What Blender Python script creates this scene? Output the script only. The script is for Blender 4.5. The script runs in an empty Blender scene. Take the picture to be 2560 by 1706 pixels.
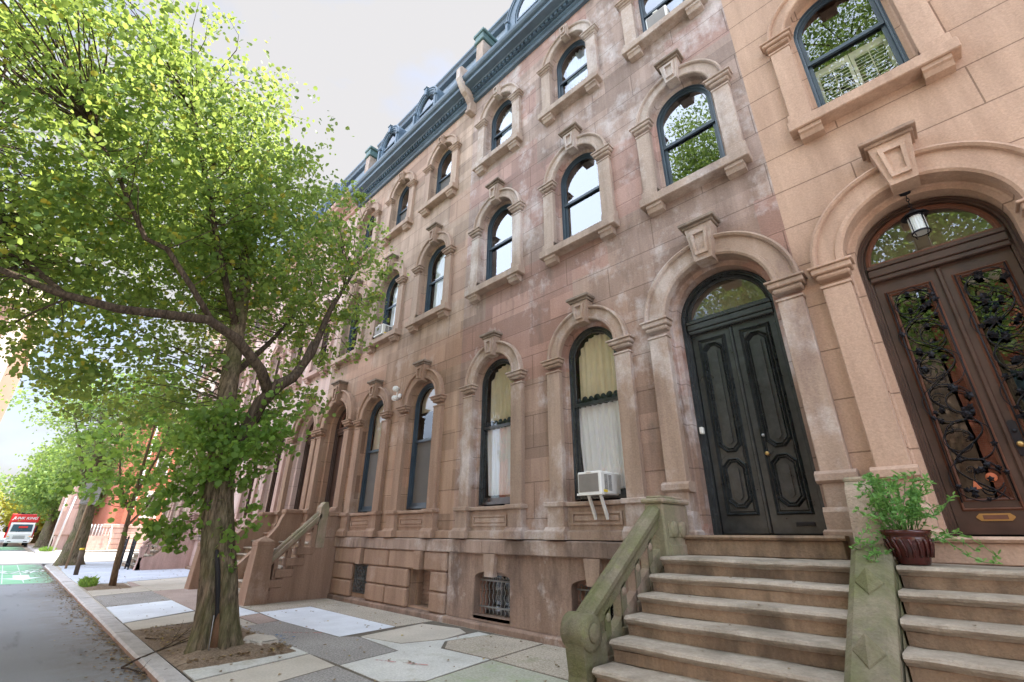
import bpy, math, random
import numpy as np
from mathutils import Vector, Matrix
PI = math.pi
sc = bpy.context.scene
C = sc.collection
# ------------------------------------------------------------------ camera
cam = bpy.data.cameras.new('camera'); cam.sensor_width = 36; cam.lens = 15.947
cam.clip_start = 0.05; cam.clip_end = 2000
co = bpy.data.objects.new('camera', cam); C.objects.link(co)
R_, U_, F_ = Vector((0.71793, 0.69608, 0.00623)), Vector((0.26905, -0.28572, 0.91977)), Vector((-0.64202, 0.65866, 0.39241))
M = Matrix((R_, U_, -F_)).transposed().to_4x4(); M.translation = (0, 0, 1.55)
co.matrix_world = M
sc.camera = co
# ------------------------------------------------------------------ light
SUN_EL, SUN_AZ = 60, 20
w = bpy.data.worlds.new('World'); sc.world = w; w.use_nodes = True
nt = w.node_tree; N = nt.nodes; L = nt.links; N.clear()
out = N.new('ShaderNodeOutputWorld'); bg = N.new('ShaderNodeBackground'); bg.inputs[1].default_value = 0.05
sky = N.new('ShaderNodeTexSky'); sky.sky_type = 'NISHITA'; sky.sun_disc = False
sky.sun_elevation = math.radians(SUN_EL); sky.sun_rotation = math.radians(SUN_AZ)
sky.air_density = 1.0; sky.dust_density = 1.5
# thin bright cloud over the blue
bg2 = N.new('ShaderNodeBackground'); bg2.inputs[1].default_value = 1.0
tc = N.new('ShaderNodeTexCoord'); mp = N.new('ShaderNodeMapping'); mp.inputs['Scale'].default_value = (1, 1, 2.2); mp.inputs['Location'].default_value = (0.2, 0.5, 0)
no = N.new('ShaderNodeTexNoise'); no.inputs['Scale'].default_value = 1.5; no.inputs['Detail'].default_value = 7; no.inputs['Roughness'].default_value = 0.55
cr = N.new('ShaderNodeValToRGB'); cr.color_ramp.elements[0].position = 0.33; cr.color_ramp.elements[1].position = 0.52
mx = N.new('ShaderNodeMixShader')
# extra cloud brightness behind the camera and overhead, unseen, added to light the fronts
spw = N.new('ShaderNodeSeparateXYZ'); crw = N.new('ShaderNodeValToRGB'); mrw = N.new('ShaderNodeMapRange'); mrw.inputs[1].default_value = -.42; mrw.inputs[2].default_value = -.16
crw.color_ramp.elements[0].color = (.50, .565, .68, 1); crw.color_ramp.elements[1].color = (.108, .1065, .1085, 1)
L.new(tc.outputs['Generated'], mp.inputs[0]); L.new(mp.outputs[0], no.inputs['Vector']); L.new(no.outputs[0], cr.inputs[0])
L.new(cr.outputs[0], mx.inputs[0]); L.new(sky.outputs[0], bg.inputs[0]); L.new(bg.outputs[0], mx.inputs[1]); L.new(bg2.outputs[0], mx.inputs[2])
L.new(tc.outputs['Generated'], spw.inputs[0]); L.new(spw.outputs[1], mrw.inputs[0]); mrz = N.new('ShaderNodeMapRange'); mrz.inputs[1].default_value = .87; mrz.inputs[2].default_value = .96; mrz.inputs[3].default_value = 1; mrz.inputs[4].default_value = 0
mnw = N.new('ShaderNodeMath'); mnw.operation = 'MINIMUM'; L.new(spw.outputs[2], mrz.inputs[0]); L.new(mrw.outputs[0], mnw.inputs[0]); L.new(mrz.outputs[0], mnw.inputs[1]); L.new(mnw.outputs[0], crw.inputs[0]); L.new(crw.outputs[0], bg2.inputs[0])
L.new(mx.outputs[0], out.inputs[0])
sd = bpy.data.lights.new('sun', 'SUN'); sd.energy = 2.0; sd.angle = math.radians(0.5); sd.color = (1.0, 0.94, 0.84)
so = bpy.data.objects.new('sun', sd); C.objects.link(so)
el, az = math.radians(SUN_EL), math.radians(SUN_AZ)
sv = Vector((math.sin(az) * math.cos(el), math.cos(az) * math.cos(el), math.sin(el)))
so.rotation_euler = sv.to_track_quat('Z', 'Y').to_euler(); so.location = (0, 0, 40)
sc.view_settings.view_transform = 'Standard'; sc.view_settings.look = 'None'
sc.view_settings.exposure = 2.95; sc.view_settings.gamma = 1
sc.cycles.use_denoising = True
try: sc.cycles.denoiser = 'OPENIMAGEDENOISE'
except Exception: pass
sc.cycles.max_bounces = 7; sc.cycles.transparent_max_bounces = 12; sc.cycles.sample_clamp_indirect = 6

# ------------------------------------------------------------------ helpers
class MB:
    def __init__(s): s.v = []; s.f = []; s.m = []; s.sm = []
    def add(s, vs, fs, m=0, smooth=False):
        o = len(s.v); s.v += [tuple(p) for p in vs]
        for f in fs: s.f.append([i + o for i in f]); s.m.append(m); s.sm.append(smooth)
    def box(s, x0, x1, y0, y1, z0, z1, m=0):
        vs = [(x, y, z) for z in (z0, z1) for y in (y0, y1) for x in (x0, x1)]
        s.add(vs, [(0, 2, 3, 1), (4, 5, 7, 6), (0, 1, 5, 4), (2, 6, 7, 3), (0, 4, 6, 2), (1, 3, 7, 5)], m)
    def bbox(s, x0, x1, y0, y1, z0, z1, b=0.01, m=0):
        """box with chamfered edges"""
        b = min(b, abs(x1 - x0) * .45, abs(y1 - y0) * .45, abs(z1 - z0) * .45)
        X, Y, Z = (x0, x1), (y0, y1), (z0, z1); vs = []; ix = {}
        def q(i, j, k, a):
            key = (i, j, k, a)
            if key not in ix:
                p = [X[i], Y[j], Z[k]]
                for t, c in enumerate((i, j, k)):
                    if t != a: p[t] += b * (1 if c == 0 else -1)
                ix[key] = len(vs); vs.append(p)
            return ix[key]
        F = []
        for i in (0, 1): F.append([q(i, 0, 0, 0), q(i, 1, 0, 0), q(i, 1, 1, 0), q(i, 0, 1, 0)])
        for j in (0, 1): F.append([q(0, j, 0, 1), q(1, j, 0, 1), q(1, j, 1, 1), q(0, j, 1, 1)])
        for k in (0, 1): F.append([q(0, 0, k, 2), q(1, 0, k, 2), q(1, 1, k, 2), q(0, 1, k, 2)])
        for i in (0, 1):
            for j in (0, 1): F.append([q(i, j, 0, 0), q(i, j, 1, 0), q(i, j, 1, 1), q(i, j, 0, 1)])
            for k in (0, 1): F.append([q(i, 0, k, 0), q(i, 1, k, 0), q(i, 1, k, 2), q(i, 0, k, 2)])
        for j in (0, 1):
            for k in (0, 1): F.append([q(0, j, k, 1), q(1, j, k, 1), q(1, j, k, 2), q(0, j, k, 2)])
        for i in (0, 1):
            for j in (0, 1):
                for k in (0, 1): F.append([q(i, j, k, 0), q(i, j, k, 1), q(i, j, k, 2)])
        s.add(vs, F, m)
    def sx(s, x0, x1, prof, m=0, caps=True):
        """closed (y,z) profile swept along x"""
        n = len(prof); vs = [(x0, y, z) for y, z in prof] + [(x1, y, z) for y, z in prof]
        fs = [(i, (i + 1) % n, (i + 1) % n + n, i + n) for i in range(n)]
        if caps: fs += [tuple(range(n)), tuple(range(2 * n - 1, n - 1, -1))]
        s.add(vs, fs, m)
    def sxj(s, x0, x1, prof, m=0, jy=.004, jz=.003, step=.11, seed=0, chip=.0):
        """sweep along x with a worn, slightly uneven surface"""
        rr = random.Random(seed + int(x0 * 13)); k = max(2, int(abs(x1 - x0) / step)); n = len(prof); vs = []
        ph = [rr.uniform(0, 6) for _ in range(n)]
        for i in range(k + 1):
            x = x0 + (x1 - x0) * i / k; c = chip if rr.random() < .10 else 0
            w_ = math.sin(i * .55 + ph[0]) * .5 + math.sin(i * .21 + ph[1]) * .5
            for j, (y, z) in enumerate(prof): vs.append((x, y + jy * (rr.uniform(-.5, .5) + w_) + (c * rr.random() if j < n // 2 else 0), z + jz * (rr.uniform(-.5, .5) + w_) - c * .4 * rr.random()))
        fs = [(i * n + j, i * n + (j + 1) % n, (i + 1) * n + (j + 1) % n, (i + 1) * n + j) for i in range(k) for j in range(n)]
        fs += [tuple(range(n)), tuple(range((k + 1) * n - 1, k * n - 1, -1))]; s.add(vs, fs, m)
    def sy(s, y0, y1, prof, m=0):
        """closed (x,z) polygon extruded along y"""
        n = len(prof); vs = [(x, y0, z) for x, z in prof] + [(x, y1, z) for x, z in prof]
        s.add(vs, [(i, (i + 1) % n, (i + 1) % n + n, i + n) for i in range(n)] + [tuple(range(n)), tuple(range(2 * n - 1, n - 1, -1))], m)
    def sz(s, z0, z1, prof, m=0):
        n = len(prof); vs = [(x, y, z0) for x, y in prof] + [(x, y, z1) for x, y in prof]
        s.add(vs, [(i, (i + 1) % n, (i + 1) % n + n, i + n) for i in range(n)] + [tuple(range(n)), tuple(range(2 * n - 1, n - 1, -1))], m)
    def outline(s, cx, w, z0, z1, prof, n=20, rise=None, m=0, base=True, t=(0, PI)):
        """sweep (d,y) profile round an arched opening, d = inward offset; base: add the straight jambs"""
        rise = w if rise is None else rise
        rings = []
        for d, y in prof:
            r = w - d; rr = max(rise - d, 0.001); p = []
            if base: p.append((cx - r, y, z0))
            for k in range(n + 1):
                a = PI - (t[0] + (t[1] - t[0]) * k / n)
                p.append((cx + r * math.cos(a), y, z1 + rr * math.sin(a)))
            if base: p.append((cx + r, y, z0))
            rings.append(p)
        k = len(rings[0]); vs = sum(rings, []); fs = []
        for i in range(len(rings) - 1):
            for j in range(k - 1): fs.append((i * k + j, i * k + j + 1, (i + 1) * k + j + 1, (i + 1) * k + j))
        s.add(vs, fs, m)
    def archfill(s, cx, w, z0, z1, y, n=20, rise=None, m=0):
        rise = w if rise is None else rise
        p = [(cx - w, y, z0)] + [(cx + w * math.cos(PI - PI * k / n), y, z1 + rise * math.sin(PI * k / n)) for k in range(n + 1)] + [(cx + w, y, z0)]
        s.add(p, [tuple(range(len(p) - 1, -1, -1))], m)
    def bay(s, xa, xb, za, zb, cx, w, z0, z1, y, rise=None, n=20, m=0):
        """wall panel with an arched hole"""
        rise = w if rise is None else rise
        s.add([(xa, y, za), (xb, y, za), (xb, y, z0), (xa, y, z0)], [(0, 1, 2, 3)], m)
        s.add([(xa, y, z0), (cx - w, y, z0), (cx - w, y, z1), (xa, y, z1)], [(0, 1, 2, 3)], m)
        s.add([(cx + w, y, z0), (xb, y, z0), (xb, y, z1), (cx + w, y, z1)], [(0, 1, 2, 3)], m)
        ip = []; op = []
        for k in range(n + 1):
            a = PI * k / n; c, si = math.cos(a), math.sin(a)
            ip.append((cx + w * c, y, z1 + rise * si))
            tx = ((xb - cx) / c) if c > 1e-6 else ((xa - cx) / c if c < -1e-6 else 1e9)
            tz = (zb - z1) / si if si > 1e-6 else 1e9
            t_ = min(tx, tz); op.append((cx + t_ * c, y, z1 + t_ * si))
        vs = ip + op; fs = []
        for k in range(n):
            fs.append((k, k + 1, n + 2 + k, n + 1 + k))
            a, b = op[k], op[k + 1]
            if abs(a[0] - xb) < 1e-6 and abs(b[2] - zb) < 1e-6 and abs(a[2] - zb) > 1e-6 and abs(b[0] - xb) > 1e-6:
                vs.append((xb, y, zb)); fs.append((n + 1 + k, n + 2 + k, len(vs) - 1))
            if abs(b[0] - xa) < 1e-6 and abs(a[2] - zb) < 1e-6 and abs(b[2] - zb) > 1e-6 and abs(a[0] - xa) > 1e-6:
                vs.append((xa, y, zb)); fs.append((n + 1 + k, n + 2 + k, len(vs) - 1))
        s.add(vs, fs, m)
    def tube(s, pts, rad, seg=8, m=0, caps=True, smooth=True):
        pts = [Vector(p) for p in pts]
        if not hasattr(rad, '__len__'): rad = [rad] * len(pts)
        up = None; rings = []
        for i, p in enumerate(pts):
            d = (pts[min(i + 1, len(pts) - 1)] - pts[max(i - 1, 0)])
            if d.length < 1e-9: d = Vector((0, 0, 1))
            d.normalize()
            if up is None: up = d.cross(Vector((0.13, 0.97, 0.21))); up = up if up.length > .1 else d.cross(Vector((1, 0, 0)))
            up = (up - d * up.dot(d)).normalized(); sd_ = d.cross(up)
            rings.append([p + (up * math.cos(2 * PI * k / seg) + sd_ * math.sin(2 * PI * k / seg)) * rad[i] for k in range(seg)])
        vs = sum(rings, []); fs = []
        for i in range(len(rings) - 1):
            for k in range(seg): fs.append((i * seg + k, i * seg + (k + 1) % seg, (i + 1) * seg + (k + 1) % seg, (i + 1) * seg + k))
        if caps: fs += [tuple(range(seg - 1, -1, -1)), tuple(range((len(rings) - 1) * seg, len(rings) * seg))]
        s.add(vs, fs, m, smooth)
    def lathe(s, cx, cy, prof, seg=24, m=0, smooth=True):
        vs = [(cx + r * math.cos(2 * PI * k / seg), cy + r * math.sin(2 * PI * k / seg), z) for r, z in prof for k in range(seg)]
        fs = [(i * seg + k, i * seg + (k + 1) % seg, (i + 1) * seg + (k + 1) % seg, (i + 1) * seg + k) for i in range(len(prof) - 1) for k in range(seg)]
        fs += [tuple(range(seg - 1, -1, -1)), tuple(range((len(prof) - 1) * seg, len(prof) * seg))]
        s.add(vs, fs, m, smooth)
    def disc_y(s, cx, cz, prof, seg=16, m=0):
        """lathe about a y axis: prof = (r, y)"""
        vs = [(cx + r * math.cos(2 * PI * k / seg), y, cz + r * math.sin(2 * PI * k / seg)) for r, y in prof for k in range(seg)]
        fs = [(i * seg + k, i * seg + (k + 1) % seg, (i + 1) * seg + (k + 1) % seg, (i + 1) * seg + k) for i in range(len(prof) - 1) for k in range(seg)]
        fs += [tuple(range(seg - 1, -1, -1)), tuple(range((len(prof) - 1) * seg, len(prof) * seg))]
        s.add(vs, fs, m, True)
    def disc_x(s, cy, cz, prof, seg=16, m=0):
        vs = [(x, cy + r * math.cos(2 * PI * k / seg), cz + r * math.sin(2 * PI * k / seg)) for r, x in prof for k in range(seg)]
        fs = [(i * seg + k, i * seg + (k + 1) % seg, (i + 1) * seg + (k + 1) % seg, (i + 1) * seg + k) for i in range(len(prof) - 1) for k in range(seg)]
        fs += [tuple(range(seg - 1, -1, -1)), tuple(range((len(prof) - 1) * seg, len(prof) * seg))]
        s.add(vs, fs, m, True)
    def build(s, name, mats, parent=None, **kw):
        if not isinstance(mats, (list, tuple)): mats = [mats]
        off = Vector(parent['_loc']) if parent is not None else Vector((0, 0, 0))
        me = bpy.data.meshes.new(name)
        v = np.array(s.v, dtype=float).reshape(-1, 3) - np.array(off)
        me.from_pydata(v.tolist(), [], s.f)
        for m_ in mats: me.materials.append(m_)
        me.polygons.foreach_set('material_index', s.m); me.polygons.foreach_set('use_smooth', s.sm)
        me.update()
        o = bpy.data.objects.new(name, me); C.objects.link(o)
        if parent is not None:
            o.parent = parent; o['_loc'] = list(off)
        else: o['_loc'] = [0., 0., 0.]
        for k, x in kw.items(): o[k] = x
        return o
def thing(name, label, cat, loc, group=None):
    o = bpy.data.objects.new(name, None); C.objects.link(o); o.location = loc; o.empty_display_size = .3
    o['label'] = label; o['category'] = cat; o['_loc'] = list(loc)
    if group: o['group'] = group
    return o

# ------------------------------------------------------------------ materials
def mat(name):
    m = bpy.data.materials.new(name); m.use_nodes = True; t = m.node_tree
    return m, t, t.nodes['Principled BSDF']
def setp(b, base=None, rough=None, metal=None, spec=None):
    if base is not None: b.inputs['Base Color'].default_value = (*base, 1)
    if rough is not None: b.inputs['Roughness'].default_value = rough
    if metal is not None: b.inputs['Metallic'].default_value = metal
    if spec is not None: b.inputs['Specular IOR Level'].default_value = spec
def noise(t, vec, scale, detail=5, rough=.55):
    n = t.nodes.new('ShaderNodeTexNoise'); n.inputs['Scale'].default_value = scale; n.inputs['Detail'].default_value = detail; n.inputs['Roughness'].default_value = rough
    t.links.new(vec, n.inputs['Vector']); return n.outputs[0]
def ramp(t, fac, stops):
    r = t.nodes.new('ShaderNodeValToRGB'); e = r.color_ramp.elements
    while len(e) < len(stops): e.new(.5)
    for i, (p, c) in enumerate(stops):
        e[i].position = p; e[i].color = (*c, 1) if hasattr(c, '__len__') else (c, c, c, 1)
    t.links.new(fac, r.inputs[0]); return r.outputs[0]
def mixc(t, fac, a, b, mode='MIX'):
    n = t.nodes.new('ShaderNodeMix'); n.data_type = 'RGBA'; n.blend_type = mode
    for s_, x in ((0, fac), (6, a), (7, b)):
        if isinstance(x, (int, float)): n.inputs[s_].default_value = x
        elif isinstance(x, tuple): n.inputs[s_].default_value = (*x, 1)
        else: t.links.new(x, n.inputs[s_])
    return n.outputs[2]
def mapv(t, vec, scale=(1, 1, 1), rot=(0, 0, 0), loc=(0, 0, 0)):
    n = t.nodes.new('ShaderNodeMapping'); n.inputs['Scale'].default_value = scale; n.inputs['Rotation'].default_value = rot; n.inputs['Location'].default_value = loc
    t.links.new(vec, n.inputs[0]); return n.outputs[0]
def pos(t): return t.nodes.new('ShaderNodeNewGeometry').outputs['Position']
def bump(t, b, h, strength=.3, dist=.02, prev=None):
    n = t.nodes.new('ShaderNodeBump'); n.inputs['Strength'].default_value = strength; n.inputs['Distance'].default_value = dist
    t.links.new(h, n.inputs['Height'])
    if prev is not None: t.links.new(prev, n.inputs['Normal'])
    t.links.new(n.outputs[0], b.inputs['Normal']); return n.outputs[0]
def brick(t, vec, bw, rh, mortar, c1, c2, cm, off=.5, bias=0.):
    n = t.nodes.new('ShaderNodeTexBrick'); n.inputs['Scale'].default_value = 1; n.inputs['Brick Width'].default_value = bw; n.inputs['Row Height'].default_value = rh
    n.inputs['Mortar Size'].default_value = mortar; n.inputs['Mortar Smooth'].default_value = .15; n.inputs['Bias'].default_value = bias; n.offset = off
    for k, c in (('Color1', c1), ('Color2', c2), ('Mortar', cm)): n.inputs[k].default_value = (*c, 1)
    t.links.new(vec, n.inputs[0]); return n
def xz(t, vec):
    """wall coordinates (x, z)"""
    sp = t.nodes.new('ShaderNodeSeparateXYZ'); cb = t.nodes.new('ShaderNodeCombineXYZ')
    t.links.new(vec, sp.inputs[0]); t.links.new(sp.outputs[0], cb.inputs[0]); t.links.new(sp.outputs[2], cb.inputs[1]); return cb.outputs[0]
def yz(t, vec):
    sp = t.nodes.new('ShaderNodeSeparateXYZ'); cb = t.nodes.new('ShaderNodeCombineXYZ')
    t.links.new(vec, sp.inputs[0]); t.links.new(sp.outputs[1], cb.inputs[0]); t.links.new(sp.outputs[2], cb.inputs[1]); return cb.outputs[0]
def stone(name, a, b, pale=None, dark=None, pale_at=(.56, .72), dark_at=(.58, .8), joints=None, patch=None, moss=None, bstr=.35, rust=None, streak=.35, low=None):
    """weathered sandstone: two tones, pale bloom, dark grime, optional block joints / odd replaced blocks / moss"""
    m, t, bs = mat(name); p = pos(t); setp(bs, rough=.88, spec=.25)
    col = ramp(t, noise(t, p, .55, 6), [(.32, a), (.68, b)])
    col = mixc(t, .55, col, ramp(t, noise(t, mapv(t, p, (4, 4, .5)), 1.0, 6), [(.3, tuple(x * .78 for x in a)), (.7, tuple(min(1, x * 1.22) for x in b))]))
    if patch:   # replaced blocks with a tone of their own
        bk = brick(t, mapv(t, xz(t, p), (1, 1, 1), loc=(.37, .1, 0)), 1.7, .9, 0, (0, 0, 0), (1, 1, 1), (0, 0, 0))
        f = ramp(t, bk.outputs[0], [(.72, 0.), (.73, 1.)])
        col = mixc(t, f, col, mixc(t, .7, col, patch))
        bk2 = brick(t, mapv(t, xz(t, p), (1, 1, 1), loc=(5.2, .3, 0)), 1.15, .45, 0, (0.72, 0.72, 0.72), (1.2, 1.2, 1.2), (1, 1, 1))
        col = mixc(t, .85, col, mixc(t, 1., col, bk2.outputs[0], 'MULTIPLY'))
    if low:   # darker, browner tone on the lower storeys, fading upward along a noisy edge
        sz_ = t.nodes.new('ShaderNodeSeparateXYZ'); t.links.new(p, sz_.inputs[0]); ad = t.nodes.new('ShaderNodeMath'); ad.operation = 'MULTIPLY_ADD'; ad.inputs[1].default_value = 7.; t.links.new(noise(t, mapv(t, p, (.5, .5, .8)), 1., 4), ad.inputs[0]); t.links.new(sz_.outputs[2], ad.inputs[2])
        mr_ = t.nodes.new('ShaderNodeMapRange'); mr_.inputs[1].default_value = 8.2; mr_.inputs[2].default_value = 11.; t.links.new(ad.outputs[0], mr_.inputs[0])
        col = mixc(t, mr_.outputs[0], mixc(t, 1., col, low, 'MULTIPLY'), col)
    if pale:
        f = ramp(t, noise(t, mapv(t, p, (.9, .9, .7), loc=(3, 1, 7)), 1.1, 9, .68), [(pale_at[0], 0.), (pale_at[1], 1.)])
        col = mixc(t, mixc(t, 1., f, (.75, .75, .75), 'MULTIPLY'), col, pale)
    if dark:
        f = ramp(t, noise(t, mapv(t, p, (1.6, 1.6, .55), loc=(9, 4, 2)), 1.3, 9, .66), [(dark_at[0], 0.), (dark_at[1], 1.)])
        col = mixc(t, mixc(t, 1., f, (.7, .7, .7), 'MULTIPLY'), col, dark)
    if rust:
        f = ramp(t, noise(t, mapv(t, p, (2.2, 2, .4), loc=(1, 8, 3)), 1.0, 5), [(.62, 0.), (.75, .6)]); col = mixc(t, f, col, rust)
    if moss:
        f = ramp(t, noise(t, mapv(t, p, (1, 1, 1), loc=(2, 2, 2)), 1.9, 8, .65), [(.38, 0.), (.6, 1.)]); col = mixc(t, mixc(t, 1., f, (.85, .85, .85), 'MULTIPLY'), col, moss)
        f = ramp(t, noise(t, p, 6, 6), [(.6, 0.), (.72, .7)]); col = mixc(t, f, col, tuple(x * 1.45 for x in moss))
    st_ = ramp(t, noise(t, mapv(t, p, (7, 7, .28), loc=(2, 5, 1)), 1.0, 8, .7), [(.42, .80), (.5, 1.), (.58, 1.), (.68, 1.22)])   # drip streaks
    col = mixc(t, streak, col, mixc(t, 1., col, st_, 'MULTIPLY'))
    fine = noise(t, p, 38, 6, .7)
    col = mixc(t, .4, col, mixc(t, 1., col, ramp(t, fine, [(.3, .6), (.7, 1.35)]), 'MULTIPLY'))
    nb = None
    if joints:
        bk = brick(t, mapv(t, xz(t, p), (1, 1, 1), loc=(0, .05, 0)), joints[0], joints[1], .009, (1, 1, 1), (1, 1, 1), (0, 0, 0))
        col = mixc(t, mixc(t, 1., ramp(t, bk.outputs[0], [(0, joints[2]), (1, 0.)]), (1, 1, 1), 'MULTIPLY'), col, mixc(t, 1., col, (.35, .32, .3), 'MULTIPLY'))
        nb = bump(t, bs, bk.outputs[0], .5, .01)
    h = mixc(t, .5, noise(t, p, 9, 8, .7), fine)
    bump(t, bs, h, min(1, bstr * 1.5), .03, nb)
    t.links.new(col, bs.inputs['Base Color']); return m
def plain(name, c, rough=.6, metal=0., spec=.5, var=.15, bscale=0, bstr=.2, vs=3.):
    m, t, bs = mat(name); setp(bs, c, rough, metal, spec); p = pos(t)
    if var:
        n = noise(t, p, vs, 7, .65)
        t.links.new(ramp(t, n, [(.25, tuple(x * (1 - var) for x in c)), (.75, tuple(min(1, x * (1 + var)) for x in c))]), bs.inputs['Base Color'])
    if bscale: bump(t, bs, noise(t, p, bscale, 6, .65), bstr, .01)
    return m
def leafmat(name, dark, light, trans, tw=.45, wear=None):
    m, t, bs = mat(name); setp(bs, rough=.5, spec=.3)
    g = t.nodes.new('ShaderNodeNewGeometry'); rnd = g.outputs['Random Per Island']
    col = ramp(t, rnd, [(0, dark), (.6, tuple((x + y) / 2 for x, y in zip(dark, light))), (.9, light), (1., wear or light)])
    col = mixc(t, .35, col, mixc(t, 1., col, ramp(t, noise(t, g.outputs['Position'], .9, 3), [(.3, .55), (.7, 1.45)]), 'MULTIPLY'))
    t.links.new(col, bs.inputs['Base Color'])
    tr = t.nodes.new('ShaderNodeBsdfTranslucent'); tc_ = mixc(t, .3, ramp(t, rnd, [(0, tuple(x * .7 for x in trans)), (1, tuple(min(1, x * 1.25) for x in trans))]), trans)
    t.links.new(tc_, tr.inputs[0])
    mxs = t.nodes.new('ShaderNodeMixShader'); mxs.inputs[0].default_value = tw
    t.links.new(bs.outputs[0], mxs.inputs[1]); t.links.new(tr.outputs[0], mxs.inputs[2])
    t.links.new(mxs.outputs[0], t.nodes['Material Output'].inputs[0]); return m
def glass(name, base=.16, tint=(.80, .85, .85), k=.9):
    """window glass: clear pane + reflection"""
    m, t, bs = mat(name); t.nodes.remove(bs)
    tr = t.nodes.new('ShaderNodeBsdfTransparent'); tr.inputs[0].default_value = (*tint, 1)
    gl = t.nodes.new('ShaderNodeBsdfGlossy'); gl.inputs['Roughness'].default_value = 0.0; gl.inputs[0].default_value = (.95, .97, 1, 1)
    fr = t.nodes.new('ShaderNodeFresnel'); fr.inputs[0].default_value = 1.5
    b = t.nodes.new('ShaderNodeBump'); b.inputs['Strength'].default_value = .035; b.inputs['Distance'].default_value = .02
    t.links.new(noise(t, pos(t), 1.6, 2), b.inputs['Height']); t.links.new(b.outputs[0], gl.inputs['Normal'])
    ma = t.nodes.new('ShaderNodeMath'); ma.operation = 'MULTIPLY_ADD'; ma.use_clamp = True; ma.inputs[1].default_value = k; ma.inputs[2].default_value = base
    t.links.new(fr.outputs[0], ma.inputs[0]); mxs = t.nodes.new('ShaderNodeMixShader'); t.links.new(ma.outputs[0], mxs.inputs[0])
    t.links.new(tr.outputs[0], mxs.inputs[1]); t.links.new(gl.outputs[0], mxs.inputs[2]); t.links.new(mxs.outputs[0], t.nodes['Material Output'].inputs[0])
    return m
MT = {}
MT['h1'] = stone('tan_sandstone', (.42, .275, .195), (.49, .335, .245), pale=(.60, .46, .37), dark=(.35, .23, .17), pale_at=(.6, .8), dark_at=(.62, .85), joints=(2.6, .62, .75), bstr=.25, streak=.12)
MT['h1t'] = stone('tan_trim_stone', (.43, .28, .20), (.50, .345, .255), pale=(.60, .46, .36), dark=(.33, .20, .14), pale_at=(.6, .85), dark_at=(.62, .85), bstr=.25, streak=.15)
MT['h2'] = stone('grey_brownstone', (.31, .222, .185), (.40, .305, .262), pale=(.60, .545, .53), dark=(.17, .125, .105), pale_at=(.52, .66), dark_at=(.55, .70), joints=(1.9, .62, .6), patch=(.39, .24, .205), low=(.85, .77, .69))
MT['h2t'] = stone('grey_trim_stone', (.345, .262, .21), (.44, .35, .295), pale=(.62, .56, .53), dark=(.18, .12, .105), pale_at=(.50, .68), dark_at=(.54, .74), low=(.87, .80, .73))
MT['h3'] = stone('brown_brownstone', (.335, .235, .175), (.41, .305, .24), pale=(.58, .48, .42), dark=(.22, .15, .125), pale_at=(.58, .78), dark_at=(.6, .82), joints=(1.9, .62, .6), patch=(.41, .27, .205), low=(.85, .76, .67))
MT['h3t'] = stone('brown_trim_stone', (.335, .235, .18), (.41, .305, .24), pale=(.57, .46, .40), dark=(.22, .13, .11), pale_at=(.58, .8), dark_at=(.58, .82), low=(.85, .76, .68))
MT['base'] = stone('basement_stone', (.26, .17, .125), (.34, .24, .185), pale=(.62, .54, .49), dark=(.12, .085, .07), pale_at=(.60, .68), dark_at=(.47, .62), bstr=.6, rust=(.44, .27, .11))
MT['belt'] = stone('water_table_stone', (.28, .195, .15), (.38, .28, .225), pale=(.60, .52, .47), dark=(.12, .088, .072), pale_at=(.54, .68), dark_at=(.48, .62), bstr=.5, rust=(.46, .30, .13))
MT['h4'] = stone('pink_stucco', (.52, .38, .335), (.58, .44, .39), pale=(.78, .62, .56), dark=(.45, .28, .24), pale_at=(.55, .8), dark_at=(.64, .85), joints=(2.4, .62, .4), bstr=.2)
MT['h5'] = stone('cream_stucco', (.68, .56, .46), (.74, .62, .52), dark=(.45, .33, .27), dark_at=(.64, .85), bstr=.2)
MT['ht'] = stone('rose_trim_stone', (.44, .29, .245), (.52, .36, .31), dark=(.28, .17, .14), bstr=.3)
MT['moss'] = stone('mossy_stone', (.20, .17, .115), (.28, .24, .165), dark=(.11, .10, .07), dark_at=(.48, .68), moss=(.15, .155, .065), bstr=.8)
MT['moss2'] = stone('lightly_mossy_stone', (.36, .26, .19), (.42, .32, .25), dark=(.18, .14, .11), dark_at=(.5, .72), moss=(.25, .24, .14), bstr=.6)
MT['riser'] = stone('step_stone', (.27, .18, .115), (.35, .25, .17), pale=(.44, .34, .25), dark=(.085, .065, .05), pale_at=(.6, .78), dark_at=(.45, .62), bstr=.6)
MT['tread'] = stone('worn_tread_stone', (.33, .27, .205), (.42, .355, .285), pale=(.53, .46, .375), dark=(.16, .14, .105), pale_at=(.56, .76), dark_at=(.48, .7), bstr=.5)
MT['cornice'] = plain('blue_grey_painted_cornice', (.085, .13, .18), .45, var=.35, bscale=8, vs=1.5)
MT['copper'] = plain('weathered_copper', (.09, .16, .16), .6, var=.3)
MT['black'] = plain('black_painted_wood', (.026, .030, .031), .27, spec=.7, var=.5, bscale=30, bstr=.08, vs=6)
MT['navy'] = plain('dark_blue_painted_wood', (.035, .055, .075), .4, var=.3)
MT['brownwood'] = plain('dark_brown_stained_wood', (.062, .034, .024), .38, var=.5, bscale=25, bstr=.1, vs=2.5)
MT['redwood'] = plain('red_brown_moulding_wood', (.15, .062, .036), .45, var=.3)
MT['iron'] = plain('black_wrought_iron', (.018, .018, .022), .45, metal=.6, var=.3)
MT['oldiron'] = plain('grey_wrought_iron', (.10, .10, .095), .6, metal=.4, var=.4)
MT['greybar'] = plain('weathered_grey_iron', (.20, .20, .19), .6, metal=.3, var=.3)
MT['brass'] = plain('old_brass', (.50, .33, .13), .35, metal=.9, var=.25)
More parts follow.
